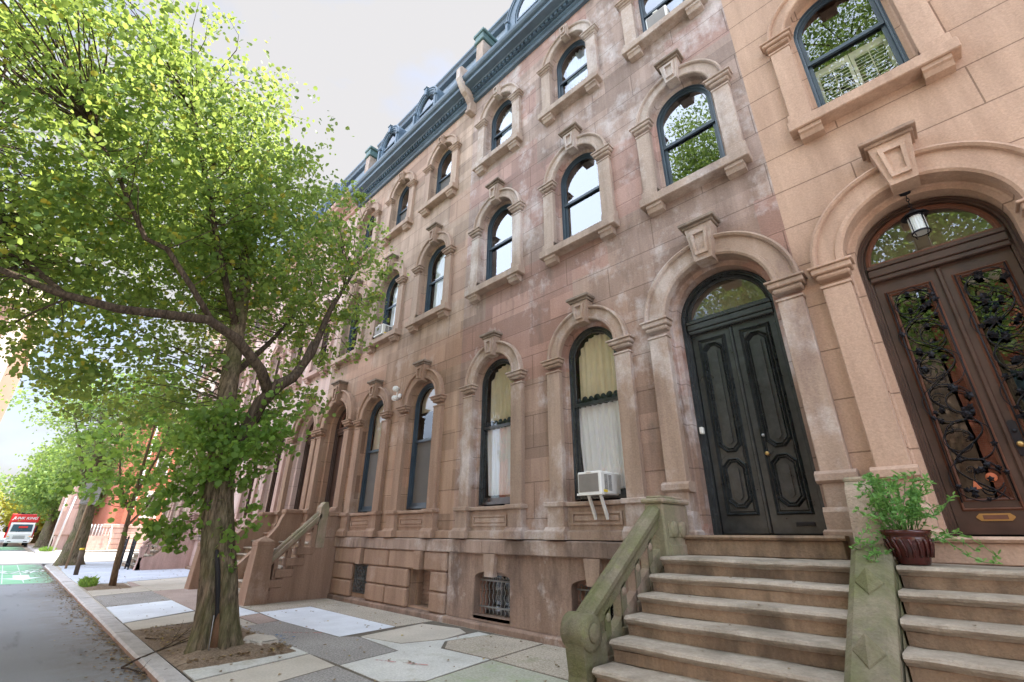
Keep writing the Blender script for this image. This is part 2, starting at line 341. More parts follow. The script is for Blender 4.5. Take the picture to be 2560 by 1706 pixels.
MT['whiteplastic'] = plain('white_plastic', (.72, .71, .67), .45, var=.06)
MT['graygrille'] = plain('grey_grille', (.20, .18, .16), .6, var=.2)
MT['curtain'] = plain('white_sheer_curtain', (.93, .94, .97), .9, var=.03)
MT['drape'] = plain('gold_drape', (.86, .78, .60), .9, var=.10)
MT['blind'] = plain('pale_roller_blind', (.66, .60, .51), .9, var=.04)
MT['screen'] = plain('dark_window_screen', (.11, .10, .09), .8, var=.1)
MT['dark'] = plain('dark_interior', (.035, .032, .03), .9, var=.3)
MT['shutter'] = plain('cream_shutter_paint', (.78, .77, .69), .6, var=.06)
MT['glass'] = glass('window_glass', .04, (.97, .98, .97), .75); MT['glassr'] = glass('upper_window_glass', .18, (.6, .66, .7), .8); MT['glassm'] = glass('shuttered_window_glass', .10, (.95, .96, .95), .8)
MT['glassd'] = glass('door_glass', .12, (.62, .60, .54), .9)
MT['frost'] = plain('ribbed_lantern_glass', (.62, .66, .64), .2, var=.1)
MT['pot'] = plain('oxblood_glazed_ceramic', (.055, .012, .010), .12, var=.5, vs=14)
MT['soil'] = plain('soil', (.06, .045, .03), .95, var=.3, bscale=20)
MT['kerb'] = stone('granite_kerb', (.47, .44, .42), (.56, .53, .51), dark=(.30, .27, .25), dark_at=(.56, .8), bstr=.4)
MT['kerbface'] = stone('stained_kerb_face', (.38, .24, .17), (.44, .31, .24), dark=(.20, .15, .12), bstr=.5)
MT['red'] = plain('red_truck_paint', (.60, .03, .03), .35, var=.06)
MT['wht'] = plain('white_vehicle_paint', (.78, .78, .78), .3, var=.03)
MT['tyre'] = plain('tyre_rubber', (.02, .02, .02), .85, var=.2)
MT['lampamber'] = plain('amber_lens', (.85, .35, .06), .2, var=.1)
MT['windscreen'] = plain('windscreen_glass', (.05, .09, .13), .05, var=.3, spec=.9)
MT['yellow'] = plain('yellow_paint', (.75, .55, .03), .5, var=.1)
MT['steel'] = plain('galvanised_steel', (.42, .42, .43), .45, metal=.6, var=.15)
MT['orange'] = plain('orange_sticker', (.75, .22, .10), .6, var=.1)
MT['paint'] = plain('white_road_paint', (.68, .70, .69), .8, var=.2, vs=8)

MT['cap'] = stone('soiled_cap_stone', (.20, .155, .12), (.28, .225, .18), dark=(.11, .085, .07), dark_at=(.5, .7), bstr=.5)
def slates():
    m, t, bs = mat('mansard_slate'); p = pos(t); setp(bs, rough=.6)
    bk = brick(t, xz(t, p), .3, .2, .008, (.08, .12, .16), (.22, .27, .32), (.03, .04, .05))
    t.links.new(mixc(t, .4, bk.outputs[0], ramp(t, noise(t, p, 2, 6), [(.3, (.09, .13, .17)), (.7, (.30, .34, .36))])), bs.inputs['Base Color'])
    bump(t, bs, bk.outputs[1], -.5, .01); return m
MT['slate'] = slates()
def redbrick():
    m, t, bs = mat('red_brick'); p = pos(t); setp(bs, rough=.9)
    n = t.nodes.new('ShaderNodeVectorMath'); n.operation = 'DOT_PRODUCT'; t.links.new(p, n.inputs[0]); n.inputs[1].default_value = (1, 1, 0)
    sp = t.nodes.new('ShaderNodeSeparateXYZ'); t.links.new(p, sp.inputs[0]); cb = t.nodes.new('ShaderNodeCombineXYZ'); t.links.new(n.outputs['Value'], cb.inputs[0]); t.links.new(sp.outputs[2], cb.inputs[1])
    bk = brick(t, cb.outputs[0], .22, .075, .008, (.40, .09, .05), (.48, .13, .07), (.42, .26, .20))
    t.links.new(mixc(t, .3, bk.outputs[0], ramp(t, noise(t, p, .8, 6), [(.3, (.34, .08, .045)), (.7, (.50, .18, .10))])), bs.inputs['Base Color']); return m
MT['brick'] = redbrick()
def asphalt():
    m, t, bs = mat('asphalt'); p = pos(t); setp(bs, rough=.92)
    col = ramp(t, noise(t, p, .35, 6), [(.3, (.235, .245, .26)), (.7, (.32, .33, .345))])
    col = mixc(t, .45, col, ramp(t, noise(t, p, 90, 3, .8), [(.3, (.10, .104, .11)), (.62, (.32, .33, .345)), (.8, (.46, .45, .44))]))
    f = ramp(t, noise(t, mapv(t, p, (.35, 2.2, 1)), 1.2, 6), [(.6, 0.), (.72, .6)]); col = mixc(t, f, col, (.085, .088, .094))
    sp = t.nodes.new('ShaderNodeSeparateXYZ'); t.links.new(p, sp.inputs[0])
    gm = t.nodes.new('ShaderNodeMapRange'); gm.inputs[1].default_value = .75; gm.inputs[2].default_value = 1.75; t.links.new(sp.outputs[1], gm.inputs[0])
    ga = t.nodes.new('ShaderNodeMath'); ga.operation = 'MULTIPLY'; t.links.new(gm.outputs[0], ga.inputs[0]); t.links.new(ramp(t, noise(t, p, 3.5, 7, .7), [(.35, 0.), (.65, .85)]), ga.inputs[1])
    col = mixc(t, ga.outputs[0], col, (.17, .125, .09))
    t.links.new(col, bs.inputs['Base Color']); bump(t, bs, noise(t, p, 120, 4, .8), .5, .006); return m
MT['asphalt'] = asphalt()
MT['pale_asphalt'] = plain('pale_worn_asphalt', (.36, .34, .31), .9, var=.2, bscale=60, vs=.5)
def slab(name, c, spk=.25, bs_=.3, stain=(.2, .18, .15), sp=.62):
    m, t, b = mat(name); p = pos(t); setp(b, rough=.9, spec=.2)
    col = ramp(t, noise(t, p, 1.1, 7, .6), [(.3, tuple(x * .86 for x in c)), (.7, tuple(min(1, x * 1.12) for x in c))])
    col = mixc(t, spk, col, mixc(t, 1., col, ramp(t, noise(t, p, 34, 5, .85), [(.38, .40), (.62, 1.65)]), 'MULTIPLY'))
    col = mixc(t, ramp(t, noise(t, mapv(t, p, loc=(4, 4, 0)), 2.6, 8, .7), [(sp, 0.), (sp + .16, .7)]), col, stain)
    t.links.new(col, b.inputs['Base Color']); bump(t, b, noise(t, p, 60, 5, .75), bs_, .008); return m
MT['s_tan'] = slab('tan_aggregate_paving', (.45, .40, .33), .65, .6)
MT['s_tan2'] = slab('brown_aggregate_paving', (.43, .375, .305), .6, .6, sp=.55, stain=(.22, .24, .13))
MT['s_dark'] = slab('dark_aggregate_paving', (.31, .29, .27), .7, .7, sp=.7)
MT['s_white'] = slab('new_white_concrete', (.74, .77, .82), .08, .1, stain=(.6, .62, .64), sp=.7)
MT['s_grey'] = slab('pale_grey_concrete', (.58, .57, .53), .25, .3, stain=(.38, .36, .28), sp=.54)
MT['s_green'] = slab('algae_tinted_concrete', (.42, .42, .34), .35, .35, stain=(.30, .36, .20), sp=.5)
MT['s_beige'] = slab('beige_concrete', (.53, .48, .41), .2, .25)
MT['s_pink'] = slab('pinkish_paving', (.40, .31, .27), .35, .35)
MT['s_blue'] = slab('cool_grey_concrete', (.50, .53, .59), .12, .15)
MT['dirt'] = slab('tree_pit_dirt', (.23, .17, .12), .7, 1., stain=(.40, .32, .24), sp=.52)
MT['joint'] = plain('paving_joint', (.13, .11, .085), .95, var=.4, vs=8)
def greenpaint():
    m, t, bs = mat('green_lane_paint'); p = pos(t); setp(bs, rough=.8)
    col = ramp(t, noise(t, p, 1.5, 6), [(.3, (.20, .46, .27)), (.7, (.30, .56, .35))])
    f = ramp(t, noise(t, p, 12, 8, .75), [(.60, 0.), (.68, .7)]); col = mixc(t, f, col, (.16, .17, .17))
    sp = t.nodes.new('ShaderNodeSeparateXYZ'); t.links.new(p, sp.inputs[0]); g = t.nodes.new('ShaderNodeMapRange'); g.inputs[1].default_value = .9; g.inputs[2].default_value = 1.7; t.links.new(sp.outputs[1], g.inputs[0])
    a = t.nodes.new('ShaderNodeMath'); a.operation = 'MULTIPLY'; t.links.new(g.outputs[0], a.inputs[0]); t.links.new(ramp(t, noise(t, p, 5, 7, .7), [(.4, 0.), (.55, 1.)]), a.inputs[1])
    t.links.new(mixc(t, a.outputs[0], col, (.18, .17, .16)), bs.inputs['Base Color']); return m
MT['green'] = greenpaint()
def bark(name, a, b, moss=None):
    m, t, bs = mat(name); p = pos(t); setp(bs, rough=.95, spec=.1)
    v = noise(t, mapv(t, p, (9, 9, 1.4)), 2.2, 7, .65)
    col = ramp(t, v, [(.35, a), (.62, b)])
    if moss:
        f = ramp(t, noise(t, p, 2.2, 6), [(.42, 0.), (.62, .7)]); col = mixc(t, f, col, moss)
    v2 = noise(t, mapv(t, p, (26, 26, 3.2)), 1.6, 6, .7); col = mixc(t, .6, col, mixc(t, 1., col, ramp(t, v2, [(.35, .45), (.62, 1.5)]), 'MULTIPLY'))
    t.links.new(col, bs.inputs['Base Color']); bump(t, bs, mixc(t, .5, v, v2), 1., .05); return m
MT['bark'] = bark('grey_brown_bark', (.06, .046, .032), (.26, .205, .145), (.13, .13, .06))
MT['bark2'] = bark('smooth_brown_bark', (.14, .10, .065), (.26, .19, .13))
MT['limb'] = bark('dark_limb_bark', (.05, .038, .03), (.13, .10, .075))
MT['leaf'] = leafmat('linden_leaves', (.065, .15, .045), (.20, .29, .065), (.44, .56, .12), .45, wear=(.5, .36, .03))
MT['leaf2'] = leafmat('maple_leaves', (.07, .15, .035), (.15, .27, .06), (.40, .58, .10), .45)
MT['leaf3'] = leafmat('yellowing_leaves', (.13, .19, .04), (.30, .34, .06), (.60, .60, .10), .45)
MT['leaf4'] = leafmat('hazy_green_leaves', (.08, .16, .05), (.18, .28, .08), (.40, .55, .12), .45)
MT['herb'] = leafmat('fresh_herb_leaves', (.10, .24, .07), (.22, .42, .13), (.35, .6, .15), .4)
MT['litter'] = leafmat('fallen_leaves', (.14, .09, .045), (.34, .24, .13), (.3, .2, .1), .2, wear=(.55, .42, .06))
# ------------------------------------------------------------------ ground
FY = 6.45           # plane of the house fronts
b = MB(); b.add([(-900, -500, -.17), (500, -500, -.17), (500, 500, -.17), (-900, 500, -.17)], [(0, 1, 2, 3)]); b.build('ground', MT['s_tan'], kind='structure')
b = MB(); b.add([(-400, -7.5, -.09), (40, -7.5, -.09), (40, 1.9, -.09), (-400, 1.9, -.09)], [(0, 1, 2, 3)]); b.build('road', MT['asphalt'], kind='structure')
b = MB(); b.add([(-55.7, -60, -.086), (-37.3, -60, -.086), (-37.3, 80, -.086), (-55.7, 80, -.086)], [(0, 1, 2, 3)]); b.build('cross_street', MT['pale_asphalt'], kind='structure')
def corner(x0, y0, x1, y1, r, sgn):
    """outline of a block's pavement with a rounded street corner at (x0,y0)"""
    pts = [(x1, y0)]
    for k in range(9):
        a = PI / 2 * k / 8
        pts.append((x0 + sgn * (r - r * math.sin(a)), y0 + r - r * math.cos(a)))
    pts.append((x0, y1)); pts.append((x1, y1)); return pts
b = MB(); b.sz(-.16, -.008, corner(-36.4, 2.02, 40, 60, 2.2, 1)); b.build('sidewalk', MT['s_tan'], kind='structure')
b = MB(); b.sz(-.16, -.004, corner(-56.4, 2.5, -300, 60, 2.2, -1)); b.build('far_sidewalk', MT['s_beige'], kind='structure')
b = MB(); b.sz(-.16, -.004, [(40, -7.5), (-36, -7.5), (-36, -60), (40, -60)]); b.sz(-.16, -.004, [(-57, -7.5), (-300, -7.5), (-300, -60), (-57, -60)]); b.build('opposite_sidewalk', MT['s_beige'], kind='structure')
# kerb: front stones
random.seed(4)
b = MB(); x = 8.0
def ky(x): return 1.72 + min(max((-x - 7) / 27, 0), 1) * .14
def ki(x): return 1.94 + min(max((-x - 7) / 27, 0), 1) * .25
while x > -34.2:
    l = random.uniform(1.5, 2.3); x2 = max(x - l, -34.2); dz = random.uniform(-.006, .006)
    pr = lambda xx, e: [(xx, ky(xx) + .03, -.16), (xx, ky(xx), -.03 + dz), (xx, ky(xx) + .025, dz), (xx, ki(xx), dz), (xx, ki(xx), -.16)]
    A, B2 = pr(x - .006, 0), pr(x2 + .006, 1); vs = A + B2
    b.add(vs, [(1, 2, 7, 6), (2, 3, 8, 7), (3, 4, 9, 8), (0, 1, 2, 3, 4), (9, 8, 7, 6, 5)], 0); b.add([A[0], A[1], B2[1], B2[0]], [(0, 1, 2, 3)], 1); x = x2
pts = [(-34.2 - 2.2 * math.sin(a), ky(-40) + 2.2 - 2.2 * math.cos(a)) for a in [PI / 2 * k / 8 for k in range(9)]] + [(-36.4, 60)]
pin = [(-34.2 - 1.9 * math.sin(a), ky(-40) + 2.2 - 1.9 * math.cos(a)) for a in [PI / 2 * k / 8 for k in range(9)]] + [(-36.1, 60)]
for i in range(len(pts) - 1):
    p, q, r_, s_ = pts[i], pts[i + 1], pin[i + 1], pin[i]
    b.add([(*p, 0), (*q, 0), (*r_, 0), (*s_, 0), (*p, -.16), (*q, -.16)], [(0, 1, 2, 3), (0, 1, 5, 4)])
b.build('kerb', [MT['kerb'], MT['kerbface']], kind='structure')
b = MB(); oc = corner(-56.2, 2.35, -300, 60, 2.2, -1)
for i in range(len(oc) - 2):
    (x0, y0), (x1, y1) = oc[i], oc[i + 1]; d = Vector((x1 - x0, y1 - y0, 0)); n_ = Vector((-d.y, d.x, 0)).normalized() * -.3
    if n_.y < 0: n_ = -n_
    b.add([(x0, y0, .004), (x1, y1, .004), (x1 + n_.x, y1 + n_.y, .004), (x0 + n_.x, y0 + n_.y, .004), (x0, y0, -.16), (x1, y1, -.16)], [(0, 1, 2, 3), (0, 1, 5, 4)])
b.build('far_kerb', MT['kerb'], kind='structure')
# paving slabs (x,y outlines read off the pavement), each its own stone
SL = [('s_dark', [(-10.25, 4.16), (-8.08, 4.26), (-7.86, 4.52), (-6.58, 4.42), (-6.43, 3.47), (-10.08, 3.40)]),
      ('s_white', [(-11.56, 4.24), (-11.66, 5.38), (-8.18, 5.42), (-8.06, 4.29), (-10.2, 4.17)]),
      ('s_grey', [(-7.47, 1.97), (-7.83, 3.45), (-7.29, 3.46), (-6.93, 1.97)]),
      ('s_beige', [(-6.91, 1.96), (-7.27, 3.46), (-6.44, 3.43), (-6.05, 1.95)]),
      ('s_dark', [(-6.03, 1.95), (-6.42, 3.43), (-5.40, 3.42), (-5.0, 1.95)]),
      ('s_beige', [(-7.84, 4.53), (-8.10, 5.95), (-7.24, 6.15), (-6.86, 5.98), (-6.72, 5.40), (-6.95, 4.72)]),
      ('s_grey', [(-6.93, 4.71), (-6.71, 5.38), (-6.80, 6.20), (-6.50, 6.18), (-6.62, 5.33), (-6.25, 4.97), (-5.28, 5.04), (-5.09, 3.84), (-5.42, 3.45), (-6.41, 3.46), (-6.57, 4.43), (-7.82, 4.53)]),
      ('s_green', [(-5.40, 3.43), (-5.07, 3.80), (-5.24, 5.03), (-3.2, 5.0), (-3.1, 3.4), (-3.9, 3.2)]),
      ('s_tan2', [(-6.23, 5.0), (-6.60, 5.35), (-6.47, 6.2), (-5.41, 6.30), (-5.27, 5.06)]),
      ('s_tan2', [(-5.25, 5.06), (-5.39, 6.30), (-3.2, 6.30), (-3.2, 5.03)]),
      ('s_green', [(-4.98, 1.95), (-5.38, 3.40), (-3.92, 3.18), (-2, 3.1), (-2, 1.95)]),
      ('s_grey', [(-1.98, 1.95), (-1.98, 3.1), (3, 3.1), (3, 1.95)]),
      ('s_pink', [(-11.25, 3.74), (-11.41, 4.20), (-10.27, 4.15), (-10.12, 3.74)]),
      ('s_beige', [(-11.25, 3.35), (-11.25, 3.72), (-10.12, 3.72), (-10.08, 3.39)]),
      ('s_white', [(-12.70, 3.75), (-12.70, 4.18), (-11.44, 4.21), (-11.27, 3.75)]),
      ('s_tan', [(-11.7, 5.40), (-11.7, 6.28), (-8.2, 6.28), (-8.18, 5.44)]),
      ('s_tan2', [(-12.8, 4.22), (-12.75, 6.30), (-11.72, 6.30), (-11.68, 5.38), (-11.58, 4.24)]),
      ('s_white', [(-14.58, 2.05), (-14.97, 3.36), (-12.71, 3.32), (-11.91, 2.0)]),
      ('s_beige', [(-11.88, 2.0), (-12.60, 3.32), (-11.3, 3.32), (-10.98, 2.0)]),
      ('s_dark', [(-17.15, 2.06), (-17.63, 3.40), (-15.0, 3.37), (-14.61, 2.05)]),
      ('s_beige', [(-18.8, 2.09), (-19.4, 3.45), (-17.66, 3.41), (-17.18, 2.07)]),
      ('s_pink', [(-17.6, 3.43), (-17.9, 4.9), (-12.75, 4.9), (-12.72, 3.34), (-15.0, 3.39)]),
      ('s_beige', [(-21.3, 3.48), (-22.4, 5.5), (-17.95, 5.5), (-17.62, 3.43)]),
      ('s_blue', [(-24.3, 2.10), (-21.45, 3.46), (-22.45, 5.55), (-22.9, 6.3), (-30, 6.3), (-31, 2.3), (-29.5, 2.2)]),
      ('s_blue', [(-21.35, 2.12), (-24.2, 2.12), (-21.45, 3.40), (-20.95, 3.3)]),
      ('s_blue', [(-31.1, 2.3), (-30.1, 6.4), (-35.9, 6.4), (-35.9, 3.4), (-34.6, 2.3)]),
      ('s_pink', [(-19.42, 3.47), (-19.2, 3.2), (-20.95, 3.32), (-21.4, 3.46)]),
      ('s_pink', [(-22.42, 5.52), (-22.85, 6.3), (-12.8, 6.3), (-12.8, 4.93), (-17.9, 4.93), (-17.98, 5.52)])]
b = MB(); keys = []
for k, (mk, pts) in enumerate(SL):
    cx_ = sum(p[0] for p in pts) / len(pts); cy_ = sum(p[1] for p in pts) / len(pts)
    if mk not in keys: keys.append(mk)
    q = []
    for (x, y) in pts:
        d = Vector((cx_ - x, cy_ - y)); d = d.normalized() * .014; q.append((x + d.x, y + d.y))
    b.sz(-.03, random.uniform(0, .009), q, keys.index(mk))
b.build('paving_slabs', [MT[k] for k in keys], kind='structure')
b = MB(); b.sz(-.02, -.003, [(-12.9, 1.97), (-12.9, 6.3), (-3, 6.3), (-3, 1.97)]); b.build('slab_bed', MT['joint'], kind='structure')
# tree pit with lumpy earth
def pit(name, x0, x1, y0, y1, cx, cy, r, hgt):
    b = MB(); nx, ny = 44, 26; vs = []
    rr = random.Random(5)
    for j in range(ny + 1):
        for i in range(nx + 1):
            x = x0 + (x1 - x0) * i / nx; y = y0 + (y1 - y0) * j / ny
            e = min(i, nx - i, j, ny - j) / 5.; e = min(e, 1)
            d = math.hypot(x - cx, y - cy)
            vs.append((x, y, .002 + e * (.012 + rr.random() * .018 + hgt * math.exp(-(d / r) ** 2))))
    b.add(vs, [(j * (nx + 1) + i, j * (nx + 1) + i + 1, (j + 1) * (nx + 1) + i + 1, (j + 1) * (nx + 1) + i) for j in range(ny) for i in range(nx)], 0, True)
    return b.build(name, MT['dirt'], kind='structure')
pit('tree_pit_earth', -11.0, -7.42, 1.97, 3.42, -8.2, 2.5, .7, .09)
pit('sapling_pit_earth', -20.9, -18.8, 2.12, 3.2, -19.6, 2.7, .4, .03)
# bike lane paint
b = MB(); b.add([(-37.2, -1.6, -.0855), (-24.3, -1.6, -.0855), (-23.9, 1.72, -.0855), (-34.6, 1.80, -.0855), (-37.2, 1.8, -.0855)], [(0, 1, 2, 3, 4)]); b.build('green_bike_box', MT['green'], kind='structure')
b = MB(); b.add([(-80, .0, -.0855), (-66, .0, -.0855), (-66, 1.9, -.0855), (-80, 1.9, -.0855)], [(0, 1, 2, 3)]); b.build('far_green_bike_lane', MT['green'], kind='structure')
def flat(b, pts, z=-.0825, m=0): b.add([(x, y, z) for x, y in pts], [tuple(range(len(pts)))], m)
b = MB()
flat(b, [(-26.9, .72), (-28.6, .72), (-28.6, 1.18), (-26.9, 1.18)]); flat(b, [(-26.9, .35), (-25.6, .95), (-26.9, 1.5)])
for cy_ in (.25, 1.45):
    for k in range(20):
        a0, a1 = 2 * PI * k / 20, 2 * PI * (k + 1) / 20
        flat(b, [(-31.3 + .9 * math.cos(a0), cy_ + .33 * math.sin(a0)), (-31.3 + .9 * math.cos(a1), cy_ + .33 * math.sin(a1)), (-31.3 + .62 * math.cos(a1), cy_ + .23 * math.sin(a1)), (-31.3 + .62 * math.cos(a0), cy_ + .23 * math.sin(a0))])
for (p, q) in (((-31.3, .25), (-29.6, .62)), ((-29.6, .62), (-31.3, 1.0)), ((-31.3, 1.0), (-31.3, .25)), ((-29.7, .6), (-29.7, 1.25)), ((-31.3, 1.0), (-29.5, 1.2)), ((-29.4, 1.2), (-31.3, 1.45))):
    d = Vector((q[0] - p[0], q[1] - p[1])); n_ = Vector((-d.y, d.x)).normalized() * .05; n_.x *= 2
    flat(b, [(p[0] + n_.x, p[1] + n_.y), (q[0] + n_.x, q[1] + n_.y), (q[0] - n_.x, q[1] - n_.y), (p[0] - n_.x, p[1] - n_.y)], -.0805)
b.build('bike_lane_markings', MT['paint'], kind='structure')
b = MB()
for y in (-1.0, -.25, .42, .95): flat(b, [(-37.1, y), (-24.4, y), (-24.4, y + .025), (-37.1, y + .025)], -.0835)
for k in range(3): flat(b, [(-57 - .0, -5 + k * 2.4), (-57.0, -3.2 + k * 2.4), (-56.2, -3.2 + k * 2.4), (-56.2, -5 + k * 2.4)], -.0815)
b.build('road_lines', MT['paint'], kind='structure')

b = MB(); b.add([(-8.9, 3.52, .012), (-8.2, 3.56, .012), (-8.3, 3.72, .012), (-8.7, 3.80, .012), (-8.95, 3.66, .012)], [(0, 1, 2, 3, 4)])
def marks(name, c, th):
    m, t, bs = mat(name); p = pos(t); setp(bs, c, .9); tr = t.nodes.new('ShaderNodeBsdfTransparent'); mx_ = t.nodes.new('ShaderNodeMixShader')
    t.links.new(ramp(t, noise(t, p, 9, 6, .7), [(th, 0.), (th + .1, .8)]), mx_.inputs[0]); t.links.new(tr.outputs[0], mx_.inputs[1]); t.links.new(bs.outputs[0], mx_.inputs[2]); t.links.new(mx_.outputs[0], t.nodes['Material Output'].inputs[0]); return m
b.build('blue_spray_mark', marks('blue_marking_paint', (.12, .30, .60), .55), kind='structure')
b = MB()
for x0, y0, x1, y1 in ((-6.3, 3.9, -5.6, 4.25), (-9.0, 3.75, -8.5, 4.2), (-5.9, 2.7, -5.2, 3.0)):
    d = Vector((x1 - x0, y1 - y0)).normalized(); b.add([(x0 - d.y * .018, y0 + d.x * .018, .0125), (x1 - d.y * .012, y1 + d.x * .012, .0125), (x1 + d.y * .015, y1 - d.x * .015, .0125), (x0 + d.y * .01, y0 - d.x * .01, .0125)], [(0, 1, 2, 3)])
b.build('red_chalk_marks', marks('red_marking_paint', (.60, .16, .14), .42), kind='structure')
# ------------------------------------------------------------------ house fronts
def kstone(b, cx, zt, zb, wt, wb, y0, y1, cap=True, m=0):
    """keystone with a sunk panel and moulded cap"""
    h = zt - zb
    b.sy(y0, y1, [(cx - wb / 2, zb), (cx + wb / 2, zb), (cx + wt / 2, zt), (cx - wt / 2, zt)], m)
    def at(f, k): return (wb + (wt - wb) * f) / 2 * k
    for f0, f1, k0, k1 in ((.14, .24, .66, 1), (.76, .86, .66, 1)):
        b.sy(y0 - .04, y0 + .01, [(cx - at(f0, .66), zb + h * f0), (cx + at(f0, .66), zb + h * f0), (cx + at(f1, .66), zb + h * f1), (cx - at(f1, .66), zb + h * f1)], m)
    for sgn in (-1, 1):
        b.sy(y0 - .04, y0 + .01, [(cx + sgn * at(.24, .66), zb + h * .24), (cx + sgn * at(.24, .42), zb + h * .24), (cx + sgn * at(.76, .42), zb + h * .76), (cx + sgn * at(.76, .66), zb + h * .76)], m)
    if cap:
        b.bbox(cx - wt / 2 - .03, cx + wt / 2 + .03, y0 - .03, y1 - .003, zt, zt + .045, .006, 1)
        b.bbox(cx - wt / 2 - .07, cx + wt / 2 + .07, y0 - .08, y1 - .006, zt + .045, zt + .10, .008, 1)
def impost(b, x0, x1, z, y0, y1, h=.26, m=0):
    """moulded capital, top at z"""
    b.bbox(x0 - .015, x1 + .015, y0 - .015, y1, z - h, z - h + .035, .006, m)
    b.bbox(x0 - .03, x1 + .03, y0 - .03, y1 - .001, z - h * .58, z - h * .36, .02, m)
    b.bbox(x0 - .065, x1 + .065, y0 - .065, y1 - .002, z - h * .36, z - .03, .012, m)
    b.bbox(x0 - .09, x1 + .09, y0 - .09, y1 - .003, z - .03, z, .006, m)
def surround(par, cx, wi, wo, z0, z1, mt, key, base, kw=(.36, .24), imh=.26, cap=True):
    """pilasters, capitals, archivolt, keystone and sill/pedestal of one opening (z1 = spring)"""
    y = FY
    yp = y - .10
    for s_ in (-1, 1):
        b = MB(); xa, xb = sorted((cx + s_ * wi, cx + s_ * (wo - .03)))
        b.bbox(xa, xb, yp, y + .01, z0, z1 - imh, .008)
        impost(b, xa, xb, z1, yp, y + .01, imh)
        if base == 'sill': b.bbox(*sorted((cx + s_ * (wi - .0), cx + s_ * (wo - .0))), yp - .03, y + .012, z0 - .001, z0 + .20, .008)
        b.build('pilaster', mt, par)
    b = MB(); wr = wo - .05; wd = wr - wi
    b.outline(cx, wr, z1, z1, [(0, y + .01), (0, y - .11), (wd * .12, y - .125), (wd * .2, y - .11), (wd * .22, y - .075), (wd * .78, y - .075), (wd * .8, y - .1), (wd * .93, y - .1), (wd, y - .085), (wd, y + .01)], 28, base=False)
    b.build('arch_moulding', mt, par)
    b = MB(); kstone(b, cx, key - (.10 if cap else 0), z1 + wi - .07, kw[0], kw[1], y - .19, y + .01, cap); b.build('keystone', [mt, MT['cap'] if mt is not MT['h1t'] else MT['h3t']], par)
    if base == 'sill':
        b = MB()
        b.bbox(cx - wo - .02, cx + wo + .02, y - .22, y + .15, z0 - .17, z0, .012); b.build('window_sill', mt, par)
        for s_ in (-1, 1):
            b = MB(); xa, xb = sorted((cx + s_ * (wo - .08), cx + s_ * (wo - .36)))
            b.sx(xa, xb, [(y + .01, z0 - .172), (y - .18, z0 - .172), (y - .18, z0 - .23), (y - .15, z0 - .25), (y - .12, z0 - .31), (y + .01, z0 - .32)])
            b.build('sill_bracket', mt, par)
def reveal(b, cx, wi, z0, z1, depth=.30, step=.07, m=0, rise=None):
    b.outline(cx, wi, z0, z1, [(0, FY), (0, FY + .11), (.02, FY + .125), (step, FY + .13), (step, FY + depth)], 28, rise, m)
    b.box(cx - wi, cx + wi, FY + .002, FY + depth, z0 - .06, z0 + .004, m)
def sash_window(house, cx, wi, z0, z1, zm, wood, glassm, name='window', back=None, depth=.19, screen=False, curt=None):
    """box frame, two sashes and panes; wi = radius of frame, zm = meeting rail"""
    y = FY + depth
    b = MB(); b.outline(cx, wi, z0, z1, [(0, y - .03), (.02, y - .05), (.045, y - .05), (.05, y - .02), (.075, y - .015), (.08, y + .06)], 28)
    b.box(cx - wi + .02, cx + wi - .02, y - .03, y + .08, z0, z0 + .05)
    fr = b.build(name, wood, house)
    w2 = wi - .08; b = MB()
    b.outline(cx, w2, zm, z1, [(0, y + .0), (0, y - .005), (.045, y - .005), (.05, y + .012), (.05, y + .03)], 28)
    b.box(cx - w2, cx + w2, y - .01, y + .03, zm - .03, zm + .03)
    b.box(cx - w2, cx - w2 + .05, y + .025, y + .06, z0 + .05, zm - .03); b.box(cx + w2 - .05, cx + w2, y + .025, y + .06, z0 + .05, zm - .03)
    b.box(cx - w2 + .05, cx + w2 - .05, y + .025, y + .06, z0 + .05, z0 + .13)
    b.build('sash', wood, fr)
    b = MB(); b.archfill(cx, w2 - .045, zm + .02, z1, y + .017, 28); b.build('upper_pane', glassm, fr)
    b = MB(); b.add([(cx - w2 + .045, y + .043, z0 + .11), (cx + w2 - .045, y + .043, z0 + .11), (cx + w2 - .045, y + .043, zm - .02), (cx - w2 + .045, y + .043, zm - .02)], [(0, 1, 2, 3)]); b.build('lower_pane', MT['screen'] if screen else glassm, fr)
    return fr
def cloth(name, label, cat, cx, w_, z0, zt, y, mtl, folds=9, amp=.03, arch=None, tilt=0., group=None, scallop=0):
    """hanging cloth with folds; arch=(zspring, radius) trims the top"""
    b = MB(); n = folds * 8; rows = 10; vs = []; rr = random.Random(int(cx * 100) + int(z0 * 10))
    ph = [rr.uniform(0, 6) for _ in range(3)]
    for j in range(rows + 1):
        for i in range(n + 1):
            u = i / n; x = cx - w_ + 2 * w_ * u
            top = zt
            if arch: top = arch[0] + math.sqrt(max(arch[1] ** 2 - (x - cx) ** 2, 0))
            bot = z0 + (scallop * abs(math.sin(u * folds * PI / 2)) if scallop else 0)
            z = bot + (max(top, bot + .01) - bot) * j / rows
            a = amp * (math.sin(u * folds * 2 * PI + ph[0] + 1.5 * math.sin(u * 4.7 + ph[2]) + .5 * math.sin(u * 13 + ph[1])) + .45 * math.sin(u * folds * 3.3 * PI + ph[1] + j * .12)) * (.75 + .25 * (1 - j / rows))
            vs.append((x + tilt * (1 - j / rows) * (1 - u), y + a, z))
    b.add(vs, [(j * (n + 1) + i, j * (n + 1) + i + 1, (j + 1) * (n + 1) + i + 1, (j + 1) * (n + 1) + i) for j in range(rows) for i in range(n)], 0, True)
    o = b.build(name, mtl); o['label'] = label; o['category'] = cat
    if group: o['group'] = group
    return o
